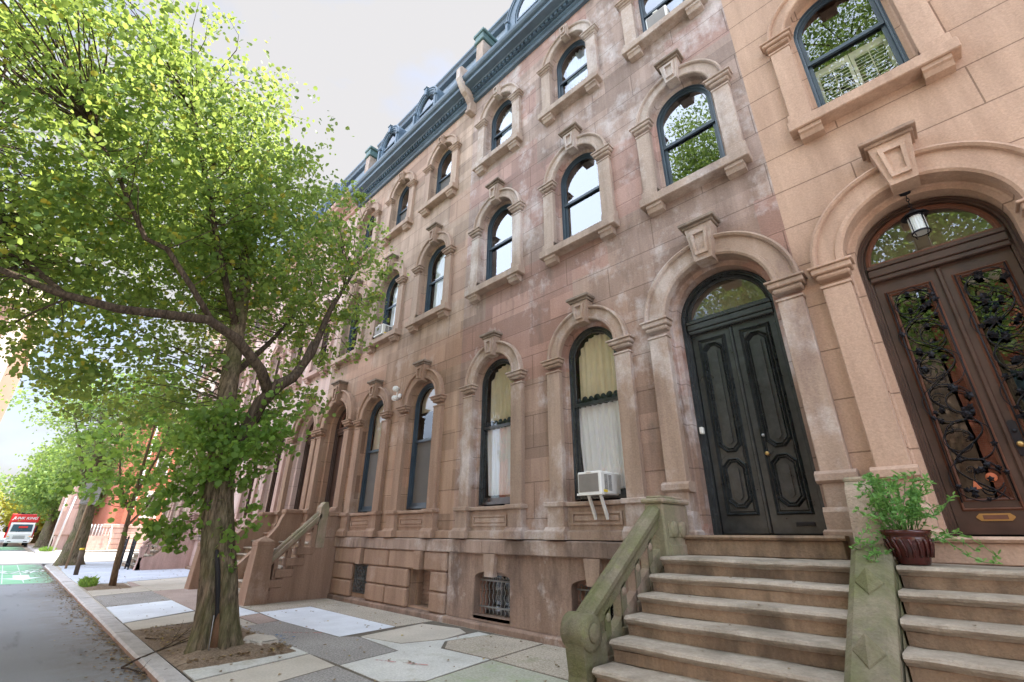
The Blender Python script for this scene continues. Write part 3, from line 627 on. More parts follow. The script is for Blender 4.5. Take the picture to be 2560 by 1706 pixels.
def wallpart(house, bays, x0, x1, zlev, mt, name='wall'):
    """bays: dict floor -> list of (cx, wi, z0, z1, rise); fills between bays"""
    b = MB()
    for fl, (za, zb) in enumerate(zlev):
        bl = sorted(bays[fl], key=lambda q: q[0])
        if not bl: b.add([(x0, FY, za), (x1, FY, za), (x1, FY, zb), (x0, FY, zb)], [(0, 1, 2, 3)]); continue
        ed = [x0] + [(bl[i][0] + bl[i + 1][0]) / 2 for i in range(len(bl) - 1)] + [x1]
        for i, (cx, wi, z0, z1, rise) in enumerate(bl):
            b.bay(ed[i], ed[i + 1], za, zb, cx, wi, z0, z1, FY, rise)
            reveal(b, cx, wi, z0, z1, .30 if z0 > 1.7 else .42, .07 if z0 > 1.7 else .08, 0, rise)
    return b.build(name, mt, house)
def cornice(house, x0, x1, mt):
    b = MB()
    P = [(FY - .002, 13.97), (6.36, 13.97), (6.33, 14.01), (6.36, 14.04), (6.36, 14.10), (6.30, 14.13), (6.30, 14.17), (6.33, 14.19), (6.33, 14.30), (6.20, 14.31), (6.18, 14.34),
         (5.98, 14.35), (5.96, 14.40), (5.97, 14.46), (5.90, 14.48), (5.86, 14.53), (5.84, 14.60), (5.86, 14.62), (6.20, 14.72), (FY - .002, 14.72)]
    b.sx(x0, x1, P)
    c = b.build('cornice', mt, house)
    b = MB(); x = x0 + .05; b.box(x0 + .01, x1 - .01, 6.262, 6.326, 14.215, 14.29)
    while x < x1 - .07:
        b.box(x, x + .075, 6.215, 6.328, 14.20, 14.305); x += .15
    b.build('dentil_row', mt, c); return c
def mansard(house, x0, x1):
    b = MB(); b.add([(x0, 6.30, 14.70), (x1, 6.30, 14.70), (x1, 6.86, 17.20), (x0, 6.86, 17.20)], [(0, 1, 2, 3)]); b.add([(x0, 6.86, 17.2), (x1, 6.86, 17.2), (x1, 16, 17.3), (x0, 16, 17.3)], [(0, 1, 2, 3)])
    r = b.build('mansard_roof', MT['slate'], house)
    b = MB(); b.sx(x0, x1, [(6.86, 17.12), (6.70, 17.14), (6.66, 17.22), (6.70, 17.30), (6.62, 17.36), (6.62, 17.44), (6.9, 17.48)]); b.build('ridge_moulding', MT['cornice'], r)
def dormer(house, cx, hw, z0=14.8, z1=15.85, y=6.22, ks=True):
    b = MB(); ro = hw; ri = hw * .72
    b.outline(cx, ro, z0, z1, [(0, 7.4), (0, y - .03), (.02, y - .06), (.05, y - .06), (.06, y - .02), (.085, y - .02), (.09, y - .05), (.13, y - .05), (.135, y - .015), (ro - ri, y), (ro - ri, y + .05)], 28)
    d = b.build('dormer', MT['cornice'], house)
    b = MB(); b.outline(cx, ri, z0, z1, [(0, y + .05), (.015, y + .02), (.045, y + .02), (.05, y + .07)], 28, ri); b.box(cx - ri + .05, cx + ri - .05, y + .025, y + .07, z1 - .18, z1 - .12); b.build('window_frame', MT['cornice'], d)
    b = MB(); b.archfill(cx, ri - .045, z0, z1, y + .06, 28); b.build('pane', MT['glassr'], d)
    for s_ in (-1, 1):
        b = MB(); x = cx + s_ * (ro - .07)
        b.bbox(x - .05, x + .05, y - .10, y + .05, z0 - .1, z1 - .10, .01); b.bbox(x - .08, x + .08, y - .13, y + .05, z1 - .10, z1 - .02, .02)
        b.build('scroll_bracket', MT['cornice'], d)
    if ks:
        b = MB(); zt = z1 + ro
        b.sy(y - .10, y + .05, [(cx - .05, zt - .26), (cx + .05, zt - .26), (cx + .09, zt + .04), (cx - .09, zt + .04)]); b.bbox(cx - .11, cx + .11, y - .13, y + .06, zt + .04, zt + .08, .01)
        b.build('dormer_keystone', MT['cornice'], d)

HG = 'attached brownstone row houses'
H1 = thing('row_house', 'tan sandstone row house at the right edge with carved brown glazed double doors', 'house', (-.9, FY, 0), HG)
H2 = thing('row_house', 'grey and pink stained brownstone row house with black double doors', 'house', (-8, FY, 0), HG)
H3 = thing('row_house', 'warm brown row house with rusticated basement blocks and two dormers above its cornice', 'house', (-15.2, FY, 0), HG)
H4 = thing('row_house', 'pink stucco row house behind the big tree, next to the warm brown house', 'house', (-22.3, FY, 0), HG)
H5 = thing('row_house', 'pink row house further along with double railed stoop and iron gates', 'house', (-29.4, FY, 0), HG)
H6 = thing('row_house', 'cream stuccoed corner house with iron window railings, last before the cross street', 'house', (-35.8, FY, 0), HG)
ZL = [(0.02, 1.30), (1.30, 6.40), (6.40, 10.55), (10.55, 14.05)]
X12, X23, X34, X45, X56 = -.92, -7.98, -15.2, -22.3, -29.4
DZ0 = 1.56
def lo(cx): return (cx, .60, 2.05, 4.62, None)
def m2(cx): return (cx, .60, 7.08, 8.87, None)
def m3(cx): return (cx, .56, 11.10, 12.70, None)
def dr(cx): return (cx, .78, 1.35, 4.72, None)
def bw(cx, w_): return (cx, w_, .20, .80, .13)
# house 2
c2 = (-2.0, -4.37, -6.82)
wallpart(H2, [[bw(-6.72, .47), bw(-4.45, .47)], [dr(-2.0), lo(-4.37), lo(-6.82)], [m2(c) for c in c2], [m3(c) for c in c2]], X23, X12, ZL, MT['h2'])
c3 = (-9.42, -11.75, -14.05)
wallpart(H3, [[(-8.92, .36, .16, .86, .10), (-11.42, .33, .22, .84, .10)], [dr(-14.05), lo(-9.42), lo(-11.75)], [m2(c) for c in c3], [m3(c) for c in c3]], X34, X23, ZL, MT['h3'])
c1 = (.40,)
wallpart(H1, [[], [dr(.40)], [m2(.40)], [m3(.40)]], X12, 9.0, ZL, MT['h1'])
c4 = (-16.35, -18.75, -21.1); c5 = (-24.6, -27.0, -29.0 + .35)
wallpart(H4, [[], [dr(-16.35), lo(-18.75), lo(-21.1)], [m2(c) for c in c4], [m3(c) for c in c4]], X45, X34, ZL, MT['h4'])
wallpart(H5, [[], [lo(-23.9), lo(-26.2), dr(-28.4)], [m2(c) for c in (-23.9, -26.2, -28.4)], [m3(c) for c in (-23.9, -26.2, -28.4)]], X56, X45, ZL, MT['h4'])
wallpart(H6, [[], [dr(-30.6), lo(-32.8), lo(-34.9)], [m2(c) for c in (-30.6, -32.8, -34.9)], [m3(c) for c in (-30.6, -32.8, -34.9)]], -35.8, X56, ZL, MT['h5'])
# bodies behind the fronts (dark rooms, flanks, roofs)
for hs, x0, x1, mt, sidem in ((H1, X12, 9.0, 'h1', None), (H2, X23, X12, 'h2', None), (H3, X34, X23, 'h3', None), (H4, X45, X34, 'h4', None), (H5, X56, X45, 'h4', None), (H6, -35.8, X56, 'h5', 'h5')):
    b = MB(); b.add([(x0, 8.3, 0), (x1, 8.3, 0), (x1, 8.3, 14.05), (x0, 8.3, 14.05)], [(0, 1, 2, 3)])
    for z in (1.3, 6.3, 10.4, 14.0): b.box(x0, x1, 6.86, 8.29, z - .1, z)
    for x in (x0 + .01, x1 - .01): b.add([(x, 6.5, 0), (x, 8.3, 0), (x, 8.3, 14), (x, 6.5, 14)], [(0, 1, 2, 3)])
    b.build('interior', MT['dark'], hs)
    b = MB(); b.box(x0 + .004, x1 - .004, 8.32, 16, 0, 17.1); b.build('rear_block', MT['brick'], hs)
    if hs not in (H4, H5): pass
b = MB(); b.box(-35.85, -35.81, FY + .01, 16, 0, 14.6); b.build('end_wall', MT['h5'], H6)
# upper windows
def upper(hs, cx, mt, f, wood=None, screen=False, gl=None):
    wood = wood or MT['navy']; gl = gl or MT['glassr']
    if f == 2:
        fr = sash_window(hs, cx, .56, 7.10, 8.87, 8.30, wood, gl, screen=screen); surround(fr, cx, .60, .90, 7.08, 8.87, mt, 9.97, 'sill', (.35, .21))
    else:
        fr = sash_window(hs, cx, .52, 11.12, 12.70, 12.15, wood, gl, screen=screen); surround(fr, cx, .56, .86, 11.10, 12.70, mt, 13.55, 'sill', (.24, .18), .22, False)
    return fr
W = {}
for cx in c2:
    W[('2', cx)] = upper(H2, cx, MT['h2t'], 2); W[('3', cx)] = upper(H2, cx, MT['h2t'], 3)
for cx in c3:
    upper(H3, cx, MT['h3t'], 2, gl=MT['glass'] if cx != c3[2] else None); upper(H3, cx, MT['h3t'], 3, screen=cx > -13)
upper(H1, .40, MT['h1t'], 2, gl=MT['glassm']); upper(H1, .40, MT['h1t'], 3)
for cx in c4: upper(H4, cx, MT['ht'], 2, MT['brownwood']); upper(H4, cx, MT['ht'], 3, MT['brownwood'])
for cx in (-23.9, -26.2, -28.4): upper(H5, cx, MT['ht'], 2, MT['brownwood']); upper(H5, cx, MT['ht'], 3, MT['brownwood'])
for cx in (-30.6, -32.8, -34.9): upper(H6, cx, MT['ht'], 2, MT['brownwood']); upper(H6, cx, MT['ht'], 3, MT['brownwood'])
# ground floor windows
def ground_window(hs, cx, mt, wood, gl, screen=False, zm=3.72):
    fr = sash_window(hs, cx, .56, 2.10, 4.62, zm, wood, gl, screen=screen)
    surround(fr, cx, .60, .92, 2.03, 4.62, mt, 5.67, 'none', (.35, .21))
    y = FY
    for s_ in (-1, 1):
        b = MB(); xa, xb = sorted((cx + s_ * .60, cx + s_ * .90))
        b.bbox(xa - .02, xb + .02, y - .14, y + .01, 1.50, 2.00, .008)        # pedestal
        b.bbox(xa - .06, xb + .06, y - .19, y + .012, 1.98, 2.06, .012)
        b.sx(xa - .06, xb + .06, [(y + .012, 1.475), (y - .20, 1.475), (y - .20, 1.60), (y - .15, 1.66), (y - .145, 1.67), (y + .012, 1.67)])
        b.build('pedestal', mt, fr)
    b = MB(); b.bbox(cx - .60, cx + .60, y - .10, y + .16, 1.98, 2.05, .012); b.build('window_sill', mt, fr)
    b = MB(); x0, x1 = cx - .575, cx + .575
    b.box(x0, x1, y - .035, y + .01, 1.60, 1.97)
    b.sy(y - .06, y - .03, [(x0 + .1, 1.70), (x1 - .1, 1.70), (x1 - .1, 1.73), (x0 + .1, 1.73)]); b.sy(y - .06, y - .03, [(x0 + .1, 1.86), (x1 - .1, 1.86), (x1 - .1, 1.89), (x0 + .1, 1.89)])
    b.box(x0 + .1, x0 + .13, y - .06, y - .03, 1.73, 1.86); b.box(x1 - .13, x1 - .1, y - .06, y - .03, 1.73, 1.86); b.bbox(x0 + .16, x1 - .16, y - .055, y - .03, 1.755, 1.835, .008)
    b.build('apron_panel', mt, fr)
    return fr
ground_window(H2, -4.37, MT['h2t'], MT['black'], MT['glass']); ground_window(H2, -6.82, MT['h2t'], MT['black'], MT['glass'], zm=3.66)
for cx, zm in ((-4.37, 3.72), (-6.82, 3.66)):
    b = MB(); b.box(cx - .43, cx + .43, FY + .212, FY + .224, zm + .03, zm + .09)
    for k in range(7): b.disc_y(cx - .39 + .13 * k, zm + .09, [(.05 + .015 * (k % 2), FY + .210), (.045, FY + .226)], 14)
    b.build('valance', MT['navy'], H2)
ground_window(H3, -9.42, MT['h3t'], MT['navy'], MT['glass'], True, 3.70); ground_window(H3, -11.75, MT['h3t'], MT['navy'], MT['glass'], True, 3.70)
for cx in c4[1:]: ground_window(H4, cx, MT['ht'], MT['brownwood'], MT['glass'])
for cx in (-23.9, -26.2): ground_window(H5, cx, MT['ht'], MT['brownwood'], MT['glass'])
for cx in (-32.8, -34.9): ground_window(H6, cx, MT['ht'], MT['brownwood'], MT['glass'])
# water tables, base courses and plinths
def belt(hs, x0, x1, mt, mt2):
    b = MB(); x = x0; rr = random.Random(int(x0 * 7))
    while x < x1 - .01:
        l = min(rr.uniform(1.0, 1.7), x1 - x)
        if x1 - x - l < .4: l = x1 - x
        b.sxj(x + .004, x + l - .004, [(FY + .01, 1.22), (FY - .12, 1.22), (FY - .135, 1.235), (FY - .135, 1.44), (FY - .12, 1.455), (FY + .01, 1.475)]); x += l
    b.build('water_table', MT['belt'], hs)
    b = MB(); b.sx(x0, x1, [(FY + .01, 1.47), (FY - .10, 1.478), (FY - .10, 1.60), (FY - .02, 1.625), (FY + .01, 1.63)]); b.build('base_course', mt, hs)
    b = MB(); b.sxj(x0, x1, [(FY + .02, -.02), (FY - .12, -.02), (FY - .12, .07), (FY - .09, .10), (FY + .02, .12)]); b.build('plinth', MT['base'], hs)
belt(H2, X23, -3.22, MT['h2t'], 0); belt(H3, -12.85, X23, MT['h3t'], 0); belt(H4, X45, -17.7, MT['ht'], 0); belt(H5, -27.3, X45, MT['ht'], 0); belt(H6, -35.8, -31.6, MT['ht'], 0)
# basement skins (set proud of the wall, cut round the windows)
def base_face(hs, x0, x1, wins, proud=.045):
    b = MB()
    for (cx, w_, z0, z1, rise), (xa, xb) in wins:
        b.bay(xa, xb, .115, 1.22, cx, w_ - .004, z0, z1, FY - proud, rise)
        b.outline(cx, w_ - .004, z0, z1, [(0, FY - proud), (0, FY + .3)], 20, rise)
        b.box(cx - w_, cx + w_, FY - proud, FY + .3, z0 - .05, z0 + .006)
    return b
b = base_face(H2, 0, 0, [((-6.72, .47, .20, .80, .13), (X23, -5.6)), ((-4.45, .47, .20, .80, .13), (-5.6, -3.1))]); b.build('basement_wall', MT['base'], H2)
for cx in (-6.72, -4.45): b = MB(); b.sy(FY - .13, FY - .02, [(cx - .11, .84), (cx + .11, .84), (cx + .15, 1.218), (cx - .15, 1.218)]); b.build('basement_keystone', MT['h2t'], H2)
for cx, w_ in ((-8.92, .36), (-11.42, .33)): b = MB(); b.sy(FY - .17, FY - .02, [(cx - .09, .86), (cx + .09, .86), (cx + .12, 1.218), (cx - .12, 1.218)]); b.build('basement_keystone', MT['h3t'], H3)
b = MB(); rr = random.Random(8)     # rusticated blocks on house 3
rows = [(.115, .47), (.485, .84), (.855, 1.215)]
for r_i, (za, zb) in enumerate(rows):
    ops = [(-9.28, -8.56), (-11.75, -11.09)]
    segs = [(-12.80, -11.79), (-11.05, -9.32), (-8.52, -8.0)] if r_i < 2 else [(-12.80, -11.56), (-11.28, -10.16), (-10.14, -9.06), (-8.78, -8.0)]
    for xa, xb in segs:
        if r_i == 0 and xb - xa > 1.2: cuts = [xa, (xa + xb) / 2, xb]
        else: cuts = [xa, xb]
        for i in range(len(cuts) - 1):
            b.bbox(cuts[i] + .008, cuts[i + 1] - .008, FY - .10, FY + .01, za, zb, .028)
b.build('rusticated_block', MT['h3t'], H3)
b = MB(); b.sx(-12.85, X23, [(FY - .003, .115), (FY - .03, .115), (FY - .03, 1.22), (FY - .003, 1.22)]) if 0 else None
# basement grilles
def grille(hs, cx, w_, z0, z1, y, kind):
    b = MB()
    if kind == 'wavy':
        n = 9
        for i in range(n):
            x = cx - w_ + .06 + (2 * w_ - .12) * i / (n - 1); pts = []
            for k in range(19): pts.append((x + .016 * math.sin(k * 1.25), y, z0 + .02 + (z1 - z0 - .08) * k / 18))
            zt = pts[-1][2]
            for k in range(1, 11): a = k / 10 * 1.6 * PI; pts.append((x + .028 - .028 * math.cos(a), y, zt + .032 * math.sin(a)))
            b.tube(pts, .0085, 5)
        b.box(cx - w_, cx + w_, y - .012, y + .012, z0 + .12, z0 + .145); b.box(cx - w_, cx + w_, y - .012, y + .012, z1 - .11, z1 - .085)
        return b.build('window_grille', MT['greybar'], hs)
    if kind == 'cast':
        for i in range(8):
            for j in range(9):
                x = cx - w_ + .05 + (2 * w_ - .1) * i / 7; z = z0 + .05 + (z1 - z0 + .02) * j / 8
                b.tube([(x - .03, y, z - .05), (x + .01, y - .01, z), (x - .01, y - .01, z + .01), (x + .03, y, z + .05)], .011, 5)
        for r in (.20, .12): b.tube([(cx + r * math.cos(a * PI / 8), y - .02, (z0 + z1) / 2 + .04 + r * 1.2 * math.sin(a * PI / 8)) for a in range(17)], .014, 5)
        b.tube([(cx - w_ + .02, y, z0 + .01), (cx + w_ - .02, y, z0 + .01), (cx + w_ - .02, y, z1), (cx, y, z1 + .08), (cx - w_ + .02, y, z1), (cx - w_ + .02, y, z0 + .01)], .015, 5)
        b.box(cx - .16, cx + .16, y - .02, y + .01, (z0 + z1) / 2 - .02, (z0 + z1) / 2 + .01)
        return b.build('window_grille', MT['oldiron'], hs)
    if kind == 'louver':
        z = z0 + .02
        while z < z1 + .05: b.sx(cx - w_ + .02, cx + w_ - .02, [(y, z), (y - .05, z), (y - .01, z + .085), (y, z + .085)]); z += .09
        return b.build('louver', MT['base'], hs)
for cx in (-6.72, -4.45):
    grille(H2, cx, .46, .20, .86, FY + .10, 'wavy')
    b = MB(); b.box(cx - .47, cx - .41, FY + .2, FY + .26, .2, .92); b.box(cx + .41, cx + .47, FY + .2, FY + .26, .2, .92); b.box(cx - .41, cx + .41, FY + .2, FY + .26, .2, .26); b.box(cx + .02, cx + .06, FY + .2, FY + .26, .26, .92)
    f = b.build('basement_window', MT['black'], H2)
    b = MB(); b.box(cx - .41, cx + .41, FY + .23, FY + .235, .25, .93); b.build('pane', MT['glass'], f)
grille(H3, -11.42, .32, .22, .84, FY - .02, 'cast'); grille(H3, -8.92, .35, .16, .86, FY + .28, 'louver')
# ------------------------------------------------------------------ doors
def door_surround(hs, cx, mt, mp, wood, gl, left_share=False):
    """stone pilasters on pedestals, archivolt, keystone and deep reveal + wooden frame, transom and fanlight"""
    y = FY; z1 = 4.72
    for s_ in (-1, 1):
        b = MB(); xa, xb = sorted((cx + s_ * .79, cx + s_ * 1.09))
        xo = xa - .0; b.bbox(xa, xb + .0, y - .14, y + .01, 2.22, z1 - .30, .01)
        impost(b, xa, xb, z1, y - .14, y + .01, .30)
        b.sx(xa - .05, xb + .05, [(y + .01, 2.10), (y - .17, 2.10), (y - .21, 2.13), (y - .21, 2.20), (y - .15, 2.24), (y + .01, 2.24)])
        b.bbox(xa - .01, xb + .01, y - .16, y + .012, 1.84, 2.105, .008)
        b.sx(xa - .05, xb + .05, [(y + .01, 1.62), (y - .22, 1.62), (y - .22, 1.80), (y - .18, 1.85), (y + .01, 1.85)])
        b.bbox(xa - .09, xb + .09, y - .27, y + .011, 1.325, 1.62, .02)
        b.build('pilaster', mt, hs)
    b = MB(); wr, wi = 1.13, .78; wd = wr - wi
    b.outline(cx, wr, z1, z1, [(0, y + .01), (0, y - .15), (.03, y - .17), (.06, y - .15), (.07, y - .11), (.26, y - .11), (.27, y - .14), (.32, y - .14), (wd, y - .12), (wd, y + .01)], 36, base=False)
    b.build('arch_moulding', mt, hs)
    b = MB(); kstone(b, cx, 6.03, 5.42, .42, .26, y - .25, y + .01); b.build('keystone', [mt, MT['cap'] if mt is not MT['h1t'] else MT['h3t']], hs)
    b = MB(); b.outline(cx, .78, 1.3, z1, [(.005, y + .12), (.06, y + .14), (.06, y + .42)], 36); b.build('door_reveal', mt, hs)
    yy = y + .34
    b = MB(); b.outline(cx, .72, DZ0, z1 - .02, [(0, yy - .02), (.02, yy - .06), (.04, yy - .06), (.05, yy - .02), (.07, yy - .02), (.08, yy + .02), (.10, yy + .02), (.10, yy + .1)], 36)
    b.bbox(cx - .63, cx + .63, yy - .03, yy + .08, 4.58, 4.68, .01); b.bbox(cx - .63, cx + .63, yy - .05, yy + .07, 4.68, 4.73, .008); b.bbox(cx - .63, cx + .63, yy - .01, yy + .07, 4.52, 4.58, .01)
    fr = b.build('door_frame', wood, hs)
    b = MB(); b.box(cx - .75, cx + .75, yy + .22, yy + .24, 4.5, 5.6); b.build('vestibule_wall', MT['blind'], hs)
    b = MB(); b.outline(cx, .62, 4.73, z1 - .0, [(0, yy + .04), (0, yy), (.03, yy - .01), (.05, yy + .02), (.05, yy + .05)], 36, base=False); b.box(cx - .6, cx + .6, yy, yy + .05, 4.731, 4.77); b.build('fanlight_frame', MT['redwood'] if wood is MT['brownwood'] else wood, fr)
    b = MB(); b.archfill(cx, .58, 4.75, z1 + .0, yy + .035, 30); b.build('fanlight_pane', gl, fr)
    b = MB(); b.bbox(cx - .9, cx + .9, 6.02, FY + .5, 1.33, DZ0 - .05, .01); b.sx(cx - .93, cx + .93, [(5.99, DZ0 - .05), (5.97, DZ0 - .025), (5.99, DZ0), (FY + .5, DZ0), (FY + .5, DZ0 - .05)]); b.build('door_sill', MT['riser'] if wood is MT['black'] else mt, hs)
    return fr, yy
def octa(cx, z0, z1, w_, c): return [(cx - w_ + c, z0), (cx + w_ - c, z0), (cx + w_, z0 + c), (cx + w_, z1 - c), (cx + w_ - c, z1), (cx - w_ + c, z1), (cx - w_, z1 - c), (cx - w_, z0 + c)]
def ringpoly(b, A, B_, y0, y1, m=0):
    """raised moulding between outlines A (outer) and B_ (inner): bevelled ridge"""
    n = len(A); Mi = [((a[0] + c[0]) / 2, (a[1] + c[1]) / 2) for a, c in zip(A, B_)]
    vs = [(x, y1, z) for x, z in A] + [(x, y0, z) for x, z in Mi] + [(x, y1 + .002, z) for x, z in B_]
    b.add(vs, [(i, (i + 1) % n, (i + 1) % n + n, i + n) for i in range(n)] + [(i + n, (i + 1) % n + n, (i + 1) % n + 2 * n, i + 2 * n) for i in range(n)], m)
def rectp(x0, x1, z0, z1): return [(x0, z0), (x1, z0), (x1, z1), (x0, z1)]
def black_doors(hs):
    fr, yy = door_surround(hs, -2.0, MT['h2t'], None, MT['black'], MT['glassd'])
    y = yy + .06
    for s_ in (-1, 1):
        x0, x1 = sorted((-2.0 + s_ * .012, -2.0 + s_ * .615)); cx = (x0 + x1) / 2
        b = MB(); b.bbox(x0, x1, y, y + .05, 1.575, 4.52, .006)
        d = b.build('door_leaf', MT['black'], hs)
        b = MB(); rx0, rx1 = cx - .215, cx + .215
        ringpoly(b, rectp(rx0, rx1, 1.80, 4.42), rectp(rx0 + .04, rx1 - .04, 1.84, 4.38), y - .035, y)
        ringpoly(b, rectp(rx0 + .045, rx1 - .045, 1.845, 4.375), rectp(rx0 + .06, rx1 - .06, 1.86, 4.36), y - .015, y)
        for (z0, z1) in ((2.64, 4.33), (1.89, 2.56)):
            ringpoly(b, octa(cx, z0, z1, .165, .10), octa(cx, z0 + .035, z1 - .035, .13, .085), y - .045, y)
            ringpoly(b, octa(cx, z0 + .04, z1 - .04, .125, .083), octa(cx, z0 + .065, z1 - .065, .10, .07), y - .03, y)
            b.sy(y - .03, y, octa(cx, z0 + .11, z1 - .11, .055, .04))
        for zc in (2.60,):
            b.sy(y - .02, y, [(cx - .15, zc - .05), (cx - .15, zc + .05), (cx - .09, zc)]); b.sy(y - .02, y, [(cx + .15, zc - .05), (cx + .15, zc + .05), (cx + .09, zc)])
        for zc, q in ((1.90, 1), (4.32, -1)):
            for t_ in (-1, 1): b.sy(y - .02, y, [(cx + t_ * .15, zc - .02 * q), (cx + t_ * .15, zc + .07 * q), (cx + t_ * .09, zc - .02 * q)])
        b.build('door_panel', MT['black'], d)
    b = MB(); b.disc_y(-1.86, 2.82, [(.022, y), (.022, y - .02), (.012, y - .03)]); b.build('door_lock', MT['steel'], hs)
    b = MB(); b.disc_y(-1.85, 2.57, [(.03, y), (.012, y - .01), (.012, y - .03), (.028, y - .045), (.026, y - .06), (.01, y - .065)]); b.build('door_knob', MT['brass'], hs)
    b = MB(); b.bbox(-1.70, -1.49, y - .012, y + .01, 1.665, 1.715, .004, 0); b.box(-1.685, -1.505, y - .015, y, 1.68, 1.70, 0); b.build('mail_slot', MT['iron'], hs)
    b = MB(); b.bbox(-2.03, -1.985, y - .03, y, 1.58, 4.5, .01); b.build('astragal', MT['black'], hs)
    b = MB(); b.bbox(-2.732, -2.71, FY + .16, FY + .24, 2.95, 3.25, .008); o = b.build('intercom', MT['steel']); o['label'] = 'narrow metal intercom panel on the left stone jamb of the black doors'; o['category'] = 'intercom'
    b = MB(); b.bbox(-2.655, -2.60, yy - .12, yy - .055, 2.92, 3.02, .01); o = b.build('door_sensor', MT['whiteplastic']); o['label'] = 'small white plastic box on the black door frame'; o['category'] = 'sensor'
black_doors(H2)
def brown_doors(hs):
    fr, yy = door_surround(hs, .40, MT['h1t'], None, MT['brownwood'], MT['glassd'])
    y = yy + .06; CX = .40
    rr = random.Random(12)
    for s_ in (-1, 1):
        x0, x1 = sorted((CX + s_ * .012, CX + s_ * .615)); cx = (x0 + x1) / 2; gx0, gx1 = cx - .185, cx + .185; g0, g1 = 1.90, 4.33
        b = MB(); b.box(x0, gx0, y, y + .05, 1.58, 4.52); b.box(gx1, x1, y, y + .05, 1.58, 4.52); b.box(gx0, gx1, y, y + .05, 1.58, g0); b.box(gx0, gx1, y, y + .05, g1, 4.52)
        d = b.build('door_leaf', MT['brownwood'], hs)
        b = MB(); ringpoly(b, rectp(gx0 - .045, gx1 + .045, g0 - .10, g1 + .045), rectp(gx0 - .015, gx1 + .015, g0 - .07, g1 + .015), y - .02, y); ringpoly(b, rectp(gx0 - .015, gx1 + .015, g0 - .015, g1 + .015), rectp(gx0 + .02, gx1 - .02, g0 + .02, g1 - .02), y - .012, y + .01); b.build('glazing_bead', MT['redwood'], d)
        b = MB(); b.add([(gx0, y + .022, g0), (gx1, y + .022, g0), (gx1, y + .022, g1), (gx0, y + .022, g1)], [(0, 1, 2, 3)]); b.build('pane', MT['glassd'], d)
        b = MB(); yg = y - .035
        n = 6; H = (g1 - g0) / n
        for i in range(n):
            zc = g0 + H * (i + .5)
            for k, r in ((0, .20), (1, .11)):
                sg = 1 if (i + k) % 2 else -1; ox = sg * .03 * (k + 1)
                pts = [(cx + ox + r * math.cos(a) * (1 - .05 * a / PI), yg - .01 * k, zc + r * math.sin(a) * 1.05) for a in [sg * (.4 + 1.75 * PI * q / 22) for q in range(23)]]
                b.tube(pts, .0052, 5)
            pts = [(cx + .16 * math.sin(zz * 2.1 * PI / H * .5 + s_), yg, zc - H / 2 + H * q / 12) for q in range(13) for zz in [zc - H / 2 + H * q / 12]]
            b.tube(pts, .006, 5)
            for q in range(2):
                a = rr.uniform(0, 2 * PI); r = rr.uniform(.02, .08); sx_ = cx + rr.uniform(-.12, .12); sz_ = zc + rr.uniform(-.15, .15)
                b.tube([(sx_ + r * (1 - t_ / 14) * math.cos(a + t_ * .55), yg - .012, sz_ + r * (1 - t_ / 14) * math.sin(a + t_ * .55)) for t_ in range(13)], .004, 4)
        b.tube([(gx0 - .02, yg, g0 - .02), (gx0 - .02, yg, g1 + .02)], .007, 5); b.tube([(gx1 + .02, yg, g0 - .02), (gx1 + .02, yg, g1 + .02)], .007, 5)
        for q in range(44):      # vine leaves of the ironwork
            x = cx + rr.choice((-1, 1)) * rr.uniform(0.0, .2); z = g0 + (g1 - g0) * rr.random(); r = rr.uniform(.026, .046); a0 = rr.uniform(0, 6); vs = [(x, yg - .03, z)]
            for k in range(10): a = a0 + 2 * PI * k / 10; q_ = r * (1 if k % 2 == 0 else .62); vs.append((x + q_ * math.cos(a), yg - .012 + rr.uniform(-.008, .008), z + q_ * math.sin(a)))
            b.add(vs, [(0, k + 1, (k + 1) % 10 + 1) for k in range(10)]); vs2 = [(p[0], p[1] + .012, p[2]) for p in vs]; b.add(vs2, [(0, (k + 1) % 10 + 1, k + 1) for k in range(10)])
        b.build('iron_scrollwork', MT['iron'], d)
        if s_ < 0:
            b = MB(); b.sy(y - .012, y, octa(cx, 1.705, 1.775, .14, .03)); b.build('mail_slot', MT['brass'], d)
            b = MB(); b.box(cx - .09, cx + .09, y - .016, y - .012, 1.72, 1.76); b.build('mail_slot_flap', MT['redwood'], d)
            b = MB(); b.disc_y(cx + .08, 2.12, [(.045, y + .014), (.045, y + .01)]); b.sy(y + .01, y + .014, [(cx - .09, 2.0), (cx - .01, 2.02), (cx - .06, 2.10)]); b.build('sticker', MT['orange'], d)
    b = MB(); b.sy(y - .02, y, octa(CX + .06, 2.30, 2.66, .035, .02)); b.disc_y(CX + .06, 2.55, [(.018, y - .02), (.015, y - .035)]); b.build('lock_plate', MT['iron'], hs)
    b = MB(); b.disc_y(CX + .06, 2.41, [(.012, y - .02), (.012, y - .05), (.03, y - .06), (.03, y - .08), (.01, y - .09)]); b.build('door_knob', MT['brass'], hs)
    b = MB(); b.bbox(CX - .025, CX + .025, y - .03, y, 1.59, 4.5, .012); b.build('astragal', MT['brownwood'], hs)
brown_doors(H1)
def plain_doors(hs, cx, mt):
    fr, yy = door_surround(hs, cx, mt, None, MT['brownwood'], MT['glassd']); y = yy + .06
    for s_ in (-1, 1):
        x0, x1 = sorted((cx + s_ * .01, cx + s_ * .615)); b = MB(); b.bbox(x0, x1, y, y + .05, 1.58, 4.52, .006); b.bbox(x0 + .12, x1 - .12, y - .02, y, 1.8, 2.6, .015); b.bbox(x0 + .12, x1 - .12, y - .02, y, 2.75, 4.3, .015); b.build('door_leaf', MT['brownwood'], hs)
plain_doors(H3, -14.05, MT['h3t']); plain_doors(H4, -16.35, MT['h3t']); plain_doors(H5, -28.4, MT['ht']); plain_doors(H6, -30.6, MT['ht'])
